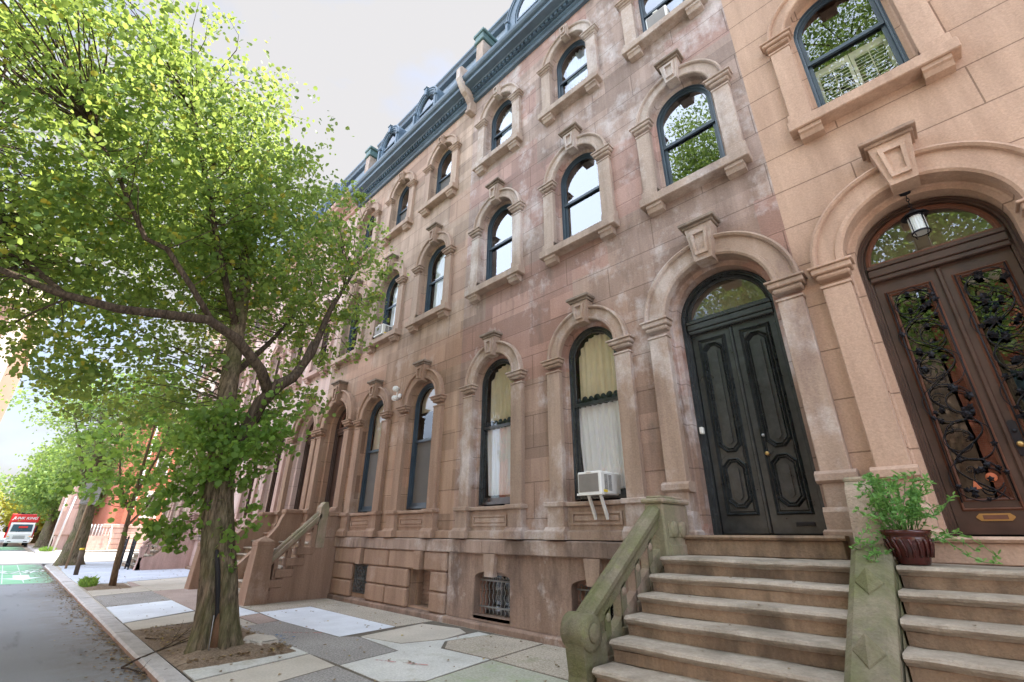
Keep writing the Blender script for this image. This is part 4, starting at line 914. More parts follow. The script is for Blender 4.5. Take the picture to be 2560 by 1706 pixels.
# letter boxes seen inside the porch of house 3
for cx, z in ((-13.35, 2.35), (-13.35, 1.95)):
    b = MB(); b.bbox(cx - .04, cx + .0, FY + .12, FY + .32, z, z + .3, .01)
    o = b.build('mailbox', MT['whiteplastic']); o['label'] = 'pale mailbox inside the porch of the warm brown house, ' + ('upper' if z > 2.2 else 'lower') + ' of two'; o['category'] = 'mailbox'; o['group'] = 'mailboxes in the porch'
# ------------------------------------------------------------------ roofs
cornice(H2, X23 + .05, X12, MT['cornice']); mansard(H2, X23 + .3, X12)
cornice(H3, X34 + .05, X23 - .12, MT['cornice']); mansard(H3, X34 + .3, X23 + .3)
cornice(H1, X12 + .02, 9.0, MT['cornice']); mansard(H1, X12, 9.0)
for hs, a, c_ in ((H4, X45, X34), (H5, X56, X45), (H6, -35.9, X56)): cornice(hs, a + .05, c_ - .05, MT['ht'] if hs is not H6 else MT['h5']); mansard(hs, a, c_)
dormer(H3, -10.47, .70); dormer(H3, -12.90, .70); dormer(H2, -5.15, 1.22, z1=15.75)
dormer(H4, -17.6, .7); dormer(H4, -20.2, .7)
for x in (-7.45, -14.35):
    b = MB(); b.bbox(x - .16, x + .16, 6.08, 6.8, 14.72, 15.95, .02, 0); b.bbox(x - .22, x + .22, 6.02, 6.85, 15.95, 16.06, .02, 1); b.bbox(x - .19, x + .19, 6.04, 6.83, 16.06, 16.28, .02, 1); b.bbox(x - .25, x + .25, 6.0, 6.87, 16.28, 16.40, .02, 1)
    b.build('party_wall_post', [MT['h2t'], MT['copper']], H3)
b = MB()   # stone console closing the cornice between two houses
b.sx(-8.10, -7.93, [(FY, 13.55), (6.30, 13.50), (6.22, 13.62), (6.24, 13.85), (6.10, 14.05), (5.98, 14.12), (5.86, 14.30), (5.74, 14.52), (5.74, 14.95), (5.82, 15.05), (FY, 15.1)]); b.bbox(-8.13, -7.90, 6.18, 6.5, 13.46, 13.56, .02)
b.build('cornice_console', MT['h2t'], H3)
# ------------------------------------------------------------------ stoops
def steps(hs, x0, x1, n, yL, rise, tread, land=1.33, yb=6.1, side=None):
    st = None
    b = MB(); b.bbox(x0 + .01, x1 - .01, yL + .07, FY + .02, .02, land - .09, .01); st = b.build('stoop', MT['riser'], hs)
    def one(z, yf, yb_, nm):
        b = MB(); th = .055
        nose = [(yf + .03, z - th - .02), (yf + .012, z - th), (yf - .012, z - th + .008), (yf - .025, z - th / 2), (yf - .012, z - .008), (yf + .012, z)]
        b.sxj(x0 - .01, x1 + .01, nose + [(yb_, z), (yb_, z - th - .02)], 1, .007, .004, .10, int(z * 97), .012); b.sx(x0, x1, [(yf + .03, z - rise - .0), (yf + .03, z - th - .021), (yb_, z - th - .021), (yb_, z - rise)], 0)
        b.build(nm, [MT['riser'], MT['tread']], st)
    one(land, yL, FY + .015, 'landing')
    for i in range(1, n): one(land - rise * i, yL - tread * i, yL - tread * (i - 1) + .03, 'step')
    return st
RI, TR = .1665, .285
s2 = steps(H2, -2.76, -.97, 8, 5.30, RI, TR)
s1 = steps(H1, -.63, 2.2, 8, 5.30, RI, TR)
def coping(st, x0, x1, yT, zT, yB, zB, mt, name='balustrade_coping'):
    """sloping stone coping with chamfered top, running down in y"""
    b = MB(); prof = [(x0, -.09), (x0, 0), (x0 + .05, .05), (x1 - .05, .05), (x1, 0), (x1, -.09)]
    vs = [(x, yT, zT + dz) for x, dz in prof] + [(x, yB, zB + dz) for x, dz in prof]; n = len(prof)
    b.add(vs, [(i, (i + 1) % n, (i + 1) % n + n, i + n) for i in range(n)] + [tuple(range(n)), tuple(range(2 * n - 1, n - 1, -1))]); return b
# shared centre balustrade, solid with diamond bosses
sl = (RI / TR)
b = coping(s2, -.955, -.655, 5.46, 1.44, 3.0, 1.44 - (5.46 - 3.0) * sl, None)
b.add([(-.95, 3.05, .0), (-.95, 5.5, .0), (-.95, 5.5, 1.38), (-.95, 3.05, 1.38 - 2.45 * sl), (-.645, 3.05, .0), (-.645, 5.5, .0), (-.645, 5.5, 1.37), (-.645, 3.05, 1.37 - 2.45 * sl)], [(0, 1, 2, 3), (7, 6, 5, 4), (0, 4, 5, 1), (3, 2, 6, 7), (0, 3, 7, 4), (1, 5, 6, 2)])
b.build('shared_balustrade', MT['moss'], s2)
for yc in (4.97, 4.32, 3.67):
    b = MB()
    zc = 1.44 - (5.46 - yc) * sl + .05; cx = -.805
    def pt(dx, dy, h): return (cx + dx, yc + dy, zc + dy * sl + h)
    vs = [pt(-.095, 0, 0), pt(0, -.125, 0), pt(.095, 0, 0), pt(0, .125, 0), pt(-.095, 0, .015), pt(0, -.125, .015), pt(.095, 0, .015), pt(0, .125, .015), pt(0, 0, .12)]
    b.add(vs, [(0, 1, 5, 4), (1, 2, 6, 5), (2, 3, 7, 6), (3, 0, 4, 7), (4, 5, 8), (5, 6, 8), (6, 7, 8), (7, 4, 8)])
    b.build('diamond_boss', MT['moss'], s2)
b = MB(); b.sx(-.92, -.70, [(5.48, 1.33), (6.18, 1.33), (6.18, 2.02), (6.10, 2.07), (5.80, 2.06), (5.70, 1.98), (5.58, 1.70), (5.50, 1.50)]); b.bbox(-.94, -.68, 5.83, 6.2, 2.05, 2.11, .02)
b.disc_x(5.95, 1.9, [(.09, -.70), (.07, -.68), (.02, -.675)]); b.build('balustrade_end', MT['moss2'], s2)
# open balustrade on the left of house 2's steps
def open_rail(st, x0, x1, yT, zT, yB, zB, mt, mtp, post_h=None, newel='scroll'):
    sl_ = (zT - zB) / (yT - yB); xm = (x0 + x1) / 2
    b = MB()
    prof = [(x0, -.11), (x0 - .02, -.06), (x0 - .02, -.01), (x0 + .03, .03), (xm - .02, .035), (xm, .015), (xm + .02, .035), (x1 - .03, .03), (x1 + .02, -.01), (x1 + .02, -.06), (x1, -.11)]; n = len(prof)
    vs = [(x, yT, zT + dz) for x, dz in prof] + [(x, yB, zB + dz) for x, dz in prof]
    b.add(vs, [(i, (i + 1) % n, (i + 1) % n + n, i + n) for i in range(n)] + [tuple(range(n)), tuple(range(2 * n - 1, n - 1, -1))])
    b.build('hand_rail', mt, st)
    # pierced panel: upper web, stepped lower web and slanted balusters
    b = MB(); xa, xb = x0 + .035, x1 - .035
    def sk(y0, z0, y1, z1, h0, h1):   # sheared slab following the slope
        vs = []
        for x in (xa, xb): vs += [(x, y0, z0 + h0), (x, y1, z1 + h0), (x, y1, z1 + h1), (x, y0, z0 + h1)]
        b.add(vs, [(0, 1, 2, 3), (7, 6, 5, 4), (0, 4, 5, 1), (3, 2, 6, 7), (0, 3, 7, 4), (1, 5, 6, 2)])
    zf = lambda y: zT + (y - yT) * sl_
    sk(yB, zf(yB), yT, zf(yT), -.20, -.105); k = 5; P_ = (yT - yB) / k
    for i in range(k):
        ya = yB + P_ * i
        sk(ya - .02, zf(ya - .02), ya + P_ * .24, zf(ya + P_ * .24), -.62, -.195)
        b.disc_x(ya + P_ * .11, zf(ya + P_ * .11) - .27, [(.0, xb), (.045, xb), (.04, xb + .02), (.02, xb + .03)])
        b.disc_x(ya + P_ * .11, zf(ya + P_ * .11) - .27, [(.0, xa), (.045, xa), (.04, xa - .02), (.02, xa - .03)])
        # sloping sill of every opening
        sk(ya + P_ * .25, zf(ya + P_ * .25), ya + P_ * 1.02, zf(ya + P_ * 1.02), -.66, -.46)
    for i in range(k + 2):
        ya = yB + P_ * i; b.bbox(xa - .03, xb + .01, ya - .02, min(ya + P_, 6.3), .02, max(zf(ya) - .56, .1), .01)
    b.build('pierced_panel', mtp, st)
    b = MB(); xb2 = xb; xa0 = xa
    for i in range(k):   # thin mossy face plates set proud of the paler reveals
        ya = yB + P_ * i; xa, xb = xb2 + .003, xb2 + .016
        sk(ya - .02, zf(ya - .02), ya + P_ * .24, zf(ya + P_ * .24), -.44, -.20)
    sk(yB, zf(yB), yT, zf(yT), -.22, -.11); b.build('face_moulding', mt, st)
    return sl_
open_rail(s2, -3.01, -2.85, 5.55, 1.88, 3.95, .86, MT['moss'], MT['moss2'])
b = MB()   # newel at the top, carved
b.bbox(-3.04, -2.79, 5.52, 6.2, 1.2, 1.92, .02); b.bbox(-3.07, -2.76, 5.49, 6.23, 1.92, 1.98, .02); b.bbox(-3.02, -2.81, 5.55, 6.15, 1.98, 2.01, .01)
for z in (1.62, 1.36): b.bbox(-2.795, -2.775, 5.6, 6.1, z - .09, z + .09, .01)
b.disc_x(5.74, 1.62, [(.1, -2.785), (.09, -2.76), (.03, -2.755)]); b.disc_x(5.96, 1.62, [(.1, -2.785), (.09, -2.76), (.03, -2.755)])
b.build('top_newel', MT['moss2'], s2)
b = MB()   # scrolled foot
b.disc_x(3.94, .74, [(.09, -3.07), (.145, -3.06), (.15, -3.03), (.15, -2.83), (.145, -2.80), (.09, -2.79)], 28); b.disc_x(3.94, .74, [(.085, -2.795), (.07, -2.765), (.03, -2.76)], 16)
b.sx(-3.03, -2.83, [(3.82, .66), (3.86, .4), (3.78, .12), (3.74, .0), (4.2, .0), (4.2, .72)])
b.sx(-3.06, -2.80, [(3.70, -.01), (4.2, -.01), (4.2, .08), (3.70, .08)]); b.build('scroll_foot', MT['moss'], s2)
# house 3 stoop (steeper) with cheek wall, rail and pointed pier
s3 = steps(H3, -15.1, -13.1, 7, 5.72, .19, .19, yb=6.2)
b = MB(); b.sx(-13.08, -12.84, [(4.6, .0), (FY, .0), (FY, 1.45), (5.95, 1.45), (5.75, 1.2), (5.55, 1.2), (5.55, .95), (5.32, .95), (5.32, .7), (5.1, .7), (5.1, .48), (4.85, .48), (4.85, .24), (4.6, .24)])
b.build('cheek_wall', MT['h3t'], s3)
b = MB()
for i, (y0, y1, z) in enumerate(((5.55, 5.75, 1.2), (5.32, 5.55, .95), (5.1, 5.32, .7), (4.85, 5.1, .48), (4.62, 4.85, .24))): b.bbox(-13.11, -12.81, y0 - .2, y1 + .02, z - .16, z + .02, .012)
b.build('stepped_moulding', MT['h3t'], s3)
b = MB()
zf = lambda y: 2.02 + (y - 5.85) * .98
vs = []
for x in (-13.10, -12.82): vs += [(x, 4.6, zf(4.6) - .09), (x, 5.85, zf(5.85) - .09), (x, 5.85, zf(5.85) + .04), (x, 4.6, zf(4.6) + .04)]
b.add(vs, [(0, 1, 2, 3), (7, 6, 5, 4), (0, 4, 5, 1), (3, 2, 6, 7), (0, 3, 7, 4), (1, 5, 6, 2)]); b.tube([(-12.96, 4.6, zf(4.6) + .05), (-12.96, 5.85, zf(5.85) + .05)], .07, 10); b.build('hand_rail', MT['moss2'], s3)
b = MB()
def shr(b, xa, xb, y0, y1, h0, h1):
    vs = []
    for x in (xa, xb): vs += [(x, y0, max(zf(y0) + h0, .02)), (x, y1, zf(y1) + h0), (x, y1, zf(y1) + h1), (x, y0, zf(y0) + h1)]
    b.add(vs, [(0, 1, 2, 3), (7, 6, 5, 4), (0, 4, 5, 1), (3, 2, 6, 7), (0, 3, 7, 4), (1, 5, 6, 2)])
shr(b, -13.04, -12.87, 4.6, 5.82, -.17, -.06); shr(b, -13.04, -12.87, 4.6, 5.82, -.98, -.66)
b.build('panel_band', MT['h3t'], s3)
for y in (4.76, 5.04, 5.32, 5.60): b = MB(); b.box(-13.035, -12.875, y + .10, y + .20, max(zf(y) - .75, .2), zf(y) - .02); b.build('baluster', MT['h3t'], s3)
b = MB(); b.box(-13.035, -12.875, 4.62, 4.68, .2, zf(4.65) - .08); b.build('baluster', MT['h3t'], s3)
b = MB(); b.sx(-13.1, -12.82, [(5.80, 1.2), (6.02, 1.2), (6.02, 2.20), (5.97, 2.34), (5.90, 2.34), (5.80, 2.2)]); b.build('top_newel', MT['moss2'], s3)
b = MB(); b.bbox(-13.1, -12.82, 6.02, FY, 1.45, 1.98, .01); b.bbox(-13.14, -12.78, 6.03, FY, 1.98, 2.10, .02); b.build('parapet', MT['h3t'], s3)
def pier(st, x, y, h, mt, wd=.2):
    b = MB(); a0, a1 = wd * 1.25, wd * .95
    vs = [(x - a0, y - a0, 0), (x + a0, y - a0, 0), (x + a0, y + a0, 0), (x - a0, y + a0, 0), (x - a1, y - a1, h), (x + a1, y - a1, h), (x + a1, y + a1, h), (x - a1, y + a1, h)]
    b.add(vs, [(0, 1, 5, 4), (1, 2, 6, 5), (2, 3, 7, 6), (3, 0, 4, 7)])
    c_ = wd * 1.02; h2 = h + .06
    b.bbox(x - c_, x + c_, y - c_, y + c_, h - .04, h2, .015); b.add([(x - c_ + .01, y - c_ + .01, h2), (x + c_ - .01, y - c_ + .01, h2), (x + c_ - .01, y + c_ - .01, h2), (x - c_ + .01, y + c_ - .01, h2), (x, y, h2 + .12)], [(0, 1, 4), (1, 2, 4), (2, 3, 4), (3, 0, 4)])
    b.build('pier', mt, st)
pier(s3, -12.98, 4.55, 1.30, MT['h3t'])
# shared wall between the doors of houses 3 and 4, with a curved shoulder
b = MB(); b.sx(-15.32, -15.1, [(4.7, 0), (FY, 0), (FY, 2.1), (5.75, 2.1), (5.68, 1.95), (5.62, 1.75), (5.45, 1.5), (4.7, .7)]); b.bbox(-15.38, -15.04, 5.72, FY, 2.1, 2.22, .02); b.build('dividing_wall', MT['h3t'], s3)
s4 = steps(H4, -17.4, -15.34, 7, 5.72, .19, .19)
b = MB(); b.sx(-17.65, -17.42, [(4.6, 0), (FY, 0), (FY, 2.1), (5.9, 2.1), (4.6, .95)]); b.bbox(-17.70, -17.37, 5.85, FY, 2.1, 2.2, .02); b.build('cheek_wall', MT['h3t'], s4)
pier(s4, -17.62, 4.5, 1.2, MT['h3t'])
# house 5 stoop with double rail
s5 = steps(H5, -29.3, -27.55, 7, 5.62, .19, .19)
b = MB(); b.sx(-27.52, -27.30, [(4.45, 0), (FY, 0), (FY, 1.5), (5.9, 1.5), (5.0, .55), (4.45, .5)]); b.build('cheek_wall', MT['ht'], s5)
for k, dx in enumerate((0, -.22)):
    b = MB(); zz = lambda y: .95 + (y - 4.5) * .82
    for dz in (0, .16):
        vs = []
        for x in (-27.56 + dx, -27.28 + dx): vs += [(x, 4.5, zz(4.5) - .05 + dz), (x, 6.1, zz(6.1) - .05 + dz), (x, 6.1, zz(6.1) + .03 + dz), (x, 4.5, zz(4.5) + .03 + dz)]
        b.add(vs, [(0, 1, 2, 3), (7, 6, 5, 4), (0, 4, 5, 1), (3, 2, 6, 7), (0, 3, 7, 4), (1, 5, 6, 2)])
    if k == 0:
        for y in (4.75, 5.1, 5.45, 5.8): b.sx(-27.5, -27.34, [(y - .07, .5 + (y - 4.5) * .6), (y + .07, .5 + (y - 4.5) * .6), (y + .03, zz(y) - .2), (y + .1, zz(y)), (y - .1, zz(y)), (y - .03, zz(y) - .2)])
        b.sx(-27.54, -27.30, [(4.4, 0), (4.62, 0), (4.55, .35), (4.7, .95), (4.42, .95), (4.48, .35)])
    b.build('hand_rail', MT['ht'], s5)
b = MB(); b.bbox(-27.6, -27.2, 6.1, FY, 1.5, 2.3, .02); b.bbox(-27.66, -27.14, 6.05, FY, 2.3, 2.42, .02); b.build('parapet', MT['ht'], s5)
s6 = steps(H6, -31.4, -29.7, 7, 5.62, .19, .19)
def railing(hs, cx, z):
    b = MB(); y0 = FY - .45
    for k in range(11): x = cx - .6 + 1.2 * k / 10; b.box(x - .01, x + .01, y0, y0 + .02, z, z + .7)
    for zz_ in (z, z + .68): b.box(cx - .62, cx + .62, y0 - .01, y0 + .03, zz_, zz_ + .03); b.box(cx - .62, cx - .59, y0, FY, zz_, zz_ + .03); b.box(cx + .59, cx + .62, y0, FY, zz_, zz_ + .03)
    b.build('window_railing', MT['iron'], hs)
for hs, xs in ((H5, (-23.9, -26.2, -28.4)), (H6, (-30.6, -32.8, -34.9))):
    for cx in xs: railing(hs, cx, 11.12)
# ------------------------------------------------------------------ curtains, blinds, shutters
G1 = 'sheer curtains in the ground floor windows'
cloth('curtain', 'loose white sheer curtain above the air conditioner beside the black doors', 'curtain', -4.40, .47, 2.25, 3.70, FY + .29, MT['curtain'], 9, .035, tilt=.1, group=G1)
cloth('curtain', 'white sheer curtain in the ground floor window left of the air conditioner', 'curtain', -6.86, .42, 2.28, 3.64, FY + .29, MT['curtain'], 7, .04, tilt=.12, group=G1)
cloth('curtain', 'pale gold drape behind the arched upper pane above the air conditioner', 'curtain', -4.37, .44, 3.86, 4.6, FY + .36, MT['drape'], 8, .03, arch=(4.62, .45))
cloth('curtain', 'pale gold drape in the arched upper pane two windows left of the black doors', 'curtain', -6.82, .44, 3.80, 4.6, FY + .36, MT['drape'], 8, .03, arch=(4.62, .45))
cloth('curtain', 'white ruffled curtain in the top floor window in the middle of the grey house', 'curtain', -4.30, .40, 12.0, 13.1, FY + .36, MT['curtain'], 8, .03, arch=(12.70, .40))
cloth('curtain', 'white ruffled curtain in the top floor window at the left of the grey house', 'curtain', -6.75, .36, 12.0, 13.1, FY + .36, MT['curtain'], 8, .03, arch=(12.70, .40))
cloth('curtain', 'white lace curtain in the middle floor window of the brown house nearest the grey one', 'curtain', -9.42, .42, 7.2, 9.2, FY + .36, MT['curtain'], 8, .02, arch=(8.87, .44))
cloth('curtain', 'white curtain in the middle floor window with the small air conditioner', 'curtain', -11.75, .42, 7.2, 9.2, FY + .36, MT['curtain'], 8, .02, arch=(8.87, .44))
for cx, w_ in ((-11.75, 'left'), (-9.42, 'right')):
    b = MB(); b.archfill(cx, .46, 3.74 if w_ == 'left' else 4.45, 4.62, FY + .30, 28); o = b.build('window_blind', MT['blind']); o['category'] = 'blind'
    o['label'] = 'cream roller blind filling the upper pane of the ground floor window beside the brown porch' if w_ == 'left' else 'short cream blind at the top of the ground floor window right of the security lights'
# louvred shutters of house 1
sh = thing('window_shutters', 'cream louvred shutters behind the lower sash of the upper window over the brown doors', 'shutters', (.4, FY + .36, 7.1))
b = MB(); y = FY + .34
for x0, x1 in ((-.05, .0), (.36, .40), (.41, .45), (.80, .85)): b.box(x0, x1, y, y + .03, 7.12, 8.24)
for z in (7.12, 8.12): b.box(0, .36, y + .001, y + .028, z, z + .12); b.box(.45, .80, y + .001, y + .028, z, z + .12)
b.build('shutter_frame', MT['shutter'], sh)
b = MB()
for x0, x1 in ((0, .36), (.45, .80)):
    z = 7.27
    while z < 8.09: b.sx(x0, x1, [(y + .0, z), (y + .035, z + .04), (y + .035, z + .048), (y, z + .008)]); z += .062
    b.box((x0 + x1) / 2 - .006, (x0 + x1) / 2 + .006, y - .012, y - .004, 7.25, 8.11)
b.build('shutter_slats', MT['shutter'], sh)
# ------------------------------------------------------------------ air conditioners
def aircon(label, x0, x1, z0, z1, y0, y1, brackets=True, group='window air conditioners'):
    t_ = thing('air_conditioner', label, 'air conditioner', ((x0 + x1) / 2, y1, z0), group)
    b = MB(); b.bbox(x0, x1, y0, y1, z0, z1, .018); b.box(x0 - .012, x1 + .012, y0 - .012, y0 + .06, z0 - .012, z0 + .018)
    b.box((x0 + x1) / 2 - .05, (x0 + x1) / 2 + .05, y0 - .015, y0 + .02, z1 - .012, z1 + .012); b.build('casing', MT['whiteplastic'], t_)
    b = MB(); b.box(x0 + .03, x1 - .045, y0 - .006, y0 + .01, z0 + .035, z1 - .035); b.build('rear_grille', MT['graygrille'], t_)
    b = MB(); n = 14
    for k in range(n): z = z0 + .06 + (z1 - z0 - .1) * k / n; b.box(x1 - .008, x1 + .003, y0 + .10, y0 + .19, z, z + .008); b.box(x1 - .008, x1 + .003, y0 + .21, y0 + .30, z, z + .008)
    b.build('side_vents', MT['iron'], t_)
    b = MB(); b.box(x1 + .001, x1 + .004, y0 + .06, y0 + .17, z0 + .03, z0 + .065); b.build('sticker', MT['yellow'], t_)
    if brackets:
        for x in (x0 + .12, x1 - .10):
            b = MB(); b.add([(x - .02, y0 + .10, z0 - .01), (x + .02, y0 + .10, z0 - .01), (x + .02, y0 + .14, z0 - .01), (x - .02, y0 + .14, z0 - .01), (x - .02, FY - .07, z0 - .36), (x + .02, FY - .07, z0 - .36), (x + .02, FY - .03, z0 - .34), (x - .02, FY - .03, z0 - .34)], [(0, 1, 5, 4), (1, 2, 6, 5), (2, 3, 7, 6), (3, 0, 4, 7), (4, 5, 6, 7)]); b.build('support_bracket', MT['whiteplastic'], t_)
    return t_
aircon('white air conditioner on two brackets below the sheer curtain, ground floor of the grey house', -4.49, -4.05, 2.13, 2.47, 6.12, 6.78)
aircon('small white air conditioner on the middle floor sill of the brown house', -11.98, -11.52, 7.11, 7.44, 6.20, 6.80, False)
aircon('white air conditioner in the topmost visible window at the right of the grey house', -2.30, -1.84, 11.12, 11.52, 6.30, 6.85, False)
# ------------------------------------------------------------------ small fittings
sl_ = thing('security_light', 'white twin flood light with a sensor on the wall between the brown house windows', 'security light', (-10.5, FY, 5.0))
b = MB(); b.disc_y(-10.53, 5.0, [(.07, FY), (.07, FY - .03), (.02, FY - .04)]); b.tube([(-10.53, FY - .03, 4.92), (-10.53, FY - .10, 4.95), (-10.53, FY - .10, 5.10)], .016, 6); b.build('mount', MT['whiteplastic'], sl_)
for z in (5.16, 4.90):
    b = MB(); b.tube([(-10.53, FY - .07, z), (-10.50, FY - .11, z), (-10.44, FY - .20, z - .015), (-10.41, FY - .25, z - .03)], [.03, .06, .075, .078], 12); b.build('lamp_head', MT['whiteplastic'], sl_)
lt = thing('lantern', 'black iron lantern with ribbed glass hanging in the arch over the brown doors', 'lantern', (.38, 6.58, 5.48))
LX, LY = .38, 6.58
b = MB(); b.lathe(LX, LY, [(.001, 5.50), (.06, 5.48), (.05, 5.45), (.01, 5.44)], 14)
for k in range(5): z = 5.44 - k * .045; b.tube([(LX + (.014 if k % 2 else 0) * math.cos(a), LY + (0 if k % 2 else .014) * math.cos(a), z - .022 + .026 * math.sin(a)) for a in [2 * PI * q / 10 for q in range(11)]], .005, 5, caps=False)
b.build('chain', MT['iron'], lt)
b = MB(); b.lathe(LX, LY, [(.01, 5.22), (.03, 5.21), (.05, 5.18), (.08, 5.165), (.13, 5.13), (.135, 5.12), (.08, 5.13), (.06, 5.12)], 20)
b.lathe(LX, LY, [(.085, 5.13), (.088, 5.11), (.085, 5.10), (.078, 5.10)], 20); b.lathe(LX, LY, [(.088, 4.90), (.09, 4.885), (.085, 4.875), (.078, 4.90)], 20)
for k in range(4): a = PI / 4 + PI / 2 * k; b.tube([(LX + .088 * math.cos(a), LY + .088 * math.sin(a), 5.11), (LX + .088 * math.cos(a), LY + .088 * math.sin(a), 4.88), (LX + .07 * math.cos(a), LY + .07 * math.sin(a), 4.84)], .006, 5)
b.build('iron_cage', MT['iron'], lt)
b = MB(); vs = []; n = 40
prof = [(LX + (.075 + .004 * (k % 2)) * math.cos(2 * PI * k / n), LY + (.075 + .004 * (k % 2)) * math.sin(2 * PI * k / n)) for k in range(n)]; b.sz(4.885, 5.11, prof); b.build('glass_cylinder', MT['frost'], lt)
# potted plant on the landing
px, py, pz = -.53, 5.50, 1.335
pp = thing('potted_plant', 'glazed dark red pot with a sprawling green herb on the landing beside the brown doors', 'potted plant', (px, py, pz))
b = MB(); b.lathe(px, py, [(.105, pz), (.11, pz + .01), (.13, pz + .07), (.155, pz + .17), (.162, pz + .21), (.158, pz + .225), (.175, pz + .24), (.182, pz + .26), (.175, pz + .275), (.16, pz + .27), (.15, pz + .24)], 32)
for k in range(18):
    a = 2 * PI * k / 18; b.tube([(px + r * math.cos(a + t_), py + r * math.sin(a + t_), z) for r, z, t_ in ((.134, pz + .06, 0), (.148, pz + .11, .05), (.160, pz + .16, .0), (.165, pz + .20, -.05))], .011, 6)
b.build('pot', MT['pot'], pp)
b = MB(); b.lathe(px, py, [(.15, pz + .245), (.08, pz + .25), (.001, pz + .255)], 20); b.build('soil', MT['soil'], pp)
rr = random.Random(3); b = MB(); lf = MB()
def leaf_tri(mb, p, d, n_, ln, wd):
    d = d.normalized(); s_ = d.cross(n_); s_ = s_.normalized() if s_.length > 1e-3 else Vector((1, 0, 0))
    up = s_.cross(d) * wd * .25
    mb.add([p, p + d * ln * .35 + s_ * wd * .5 + up, p + d * ln * .75 + s_ * wd * .38 + up, p + d * ln, p + d * ln * .75 - s_ * wd * .38 + up, p + d * ln * .35 - s_ * wd * .5 + up], [(0, 1, 2, 3), (0, 3, 4, 5)])
for k in range(50):
    a = rr.uniform(0, 2 * PI); r0 = rr.uniform(0, .1); sp_ = rr.uniform(.05, .36); h = rr.uniform(.16, .50)
    if k > 42: sp_ = rr.uniform(.3, .5); h = rr.uniform(-.12, .12); a = rr.choice((rr.uniform(-.5, .9), rr.uniform(2.6, 4.2)))
    pts = []
    for j in range(8):
        u = j / 7; pts.append(Vector((px + (r0 + sp_ * u) * math.cos(a), py + (r0 + sp_ * u) * math.sin(a), pz + .25 + h * (2.0 * u - u * u) + (.05 * math.sin(u * 6 + k)) - (.15 * u * u if k > 42 else 0))))
    b.tube(pts, [.0035] * 8, 4, 0)
    for j in range(2, 8):
        for q in range(4 if j < 7 else 6):
            d = Vector((rr.gauss(0, 1), rr.gauss(0, 1), rr.gauss(.1, .6))); leaf_tri(lf, pts[j] + Vector((rr.gauss(0, .008),) * 3), d, Vector((0, 0, 1)) + d.orthogonal() * .3, rr.uniform(.03, .062), rr.uniform(.018, .032))
pts = [Vector((px - .14, py - .08, pz + .26)), Vector((px - .22, py - .12, pz + .25)), Vector((px - .25, py - .17, pz + .12)), Vector((px - .24, py - .22, pz - .02)), Vector((px - .22, py - .3, pz + .06))]
b.tube(pts, .003, 4)
for p in pts[1:]:
    for q in range(9): leaf_tri(lf, p + Vector((rr.gauss(0, .02), rr.gauss(0, .02), rr.gauss(0, .02))), Vector((rr.gauss(0, 1), rr.gauss(0, 1), rr.gauss(0, .5))), Vector((0, 0, 1)), .04, .02)
b.build('stems', MT['herb'], pp); lf.build('foliage', MT['herb'], pp)
# ------------------------------------------------------------------ trees
def leaves_mesh(name, C_, nrm, size, mt, parent, rng, shape='round', **kw):
    n = len(C_); d = rng.normal(size=(n, 3)); d[:, 2] -= .45; d /= np.linalg.norm(d, axis=1)[:, None]
    t_ = rng.normal(size=(n, 3)); s_ = np.cross(d, t_); s_ /= np.linalg.norm(s_, axis=1)[:, None]; u = np.cross(s_, d)
    sz = size * rng.uniform(.5, 1.4, n)[:, None]
    if shape == 'round': P = [(0, 0, 0), (.30, .46, .10), (.72, .40, .10), (1.05, 0, 0), (.72, -.40, .10), (.30, -.46, .10)]
    else: P = [(0, 0, 0), (.5, .36, .08), (1.0, 0, 0), (.5, -.36, .08)]
    V = np.stack([C_ + d * sz * a + s_ * sz * b_ + u * sz * c_ for a, b_, c_ in P], 1).reshape(-1, 3)
    off = np.array(parent['_loc']) if parent is not None else 0
    V = V - off; k = len(P); me = bpy.data.meshes.new(name)
    quads = [(0, 1, 2, 3), (0, 3, 4, 5)] if k == 6 else [(0, 1, 2), (0, 2, 3)]
    q = len(quads[0]); F = np.stack([np.arange(n) * k + np.array([i])[:, None] for f in quads for i in f], 0).reshape(len(quads), q, n).transpose(2, 0, 1).reshape(-1)
    nf = n * len(quads)
    me.vertices.add(len(V)); me.vertices.foreach_set('co', V.ravel()); me.loops.add(len(F)); me.loops.foreach_set('vertex_index', F.astype(np.int32))
    me.polygons.add(nf); me.polygons.foreach_set('loop_start', (np.arange(nf) * q).astype(np.int32)); me.polygons.foreach_set('loop_total', np.full(nf, q, np.int32))
    me.update(calc_edges=True); me.validate(); me.materials.append(mt)
    o = bpy.data.objects.new(name, me); C.objects.link(o)
    if parent is not None: o.parent = parent
    for a, x in kw.items(): o[a] = x
    return o
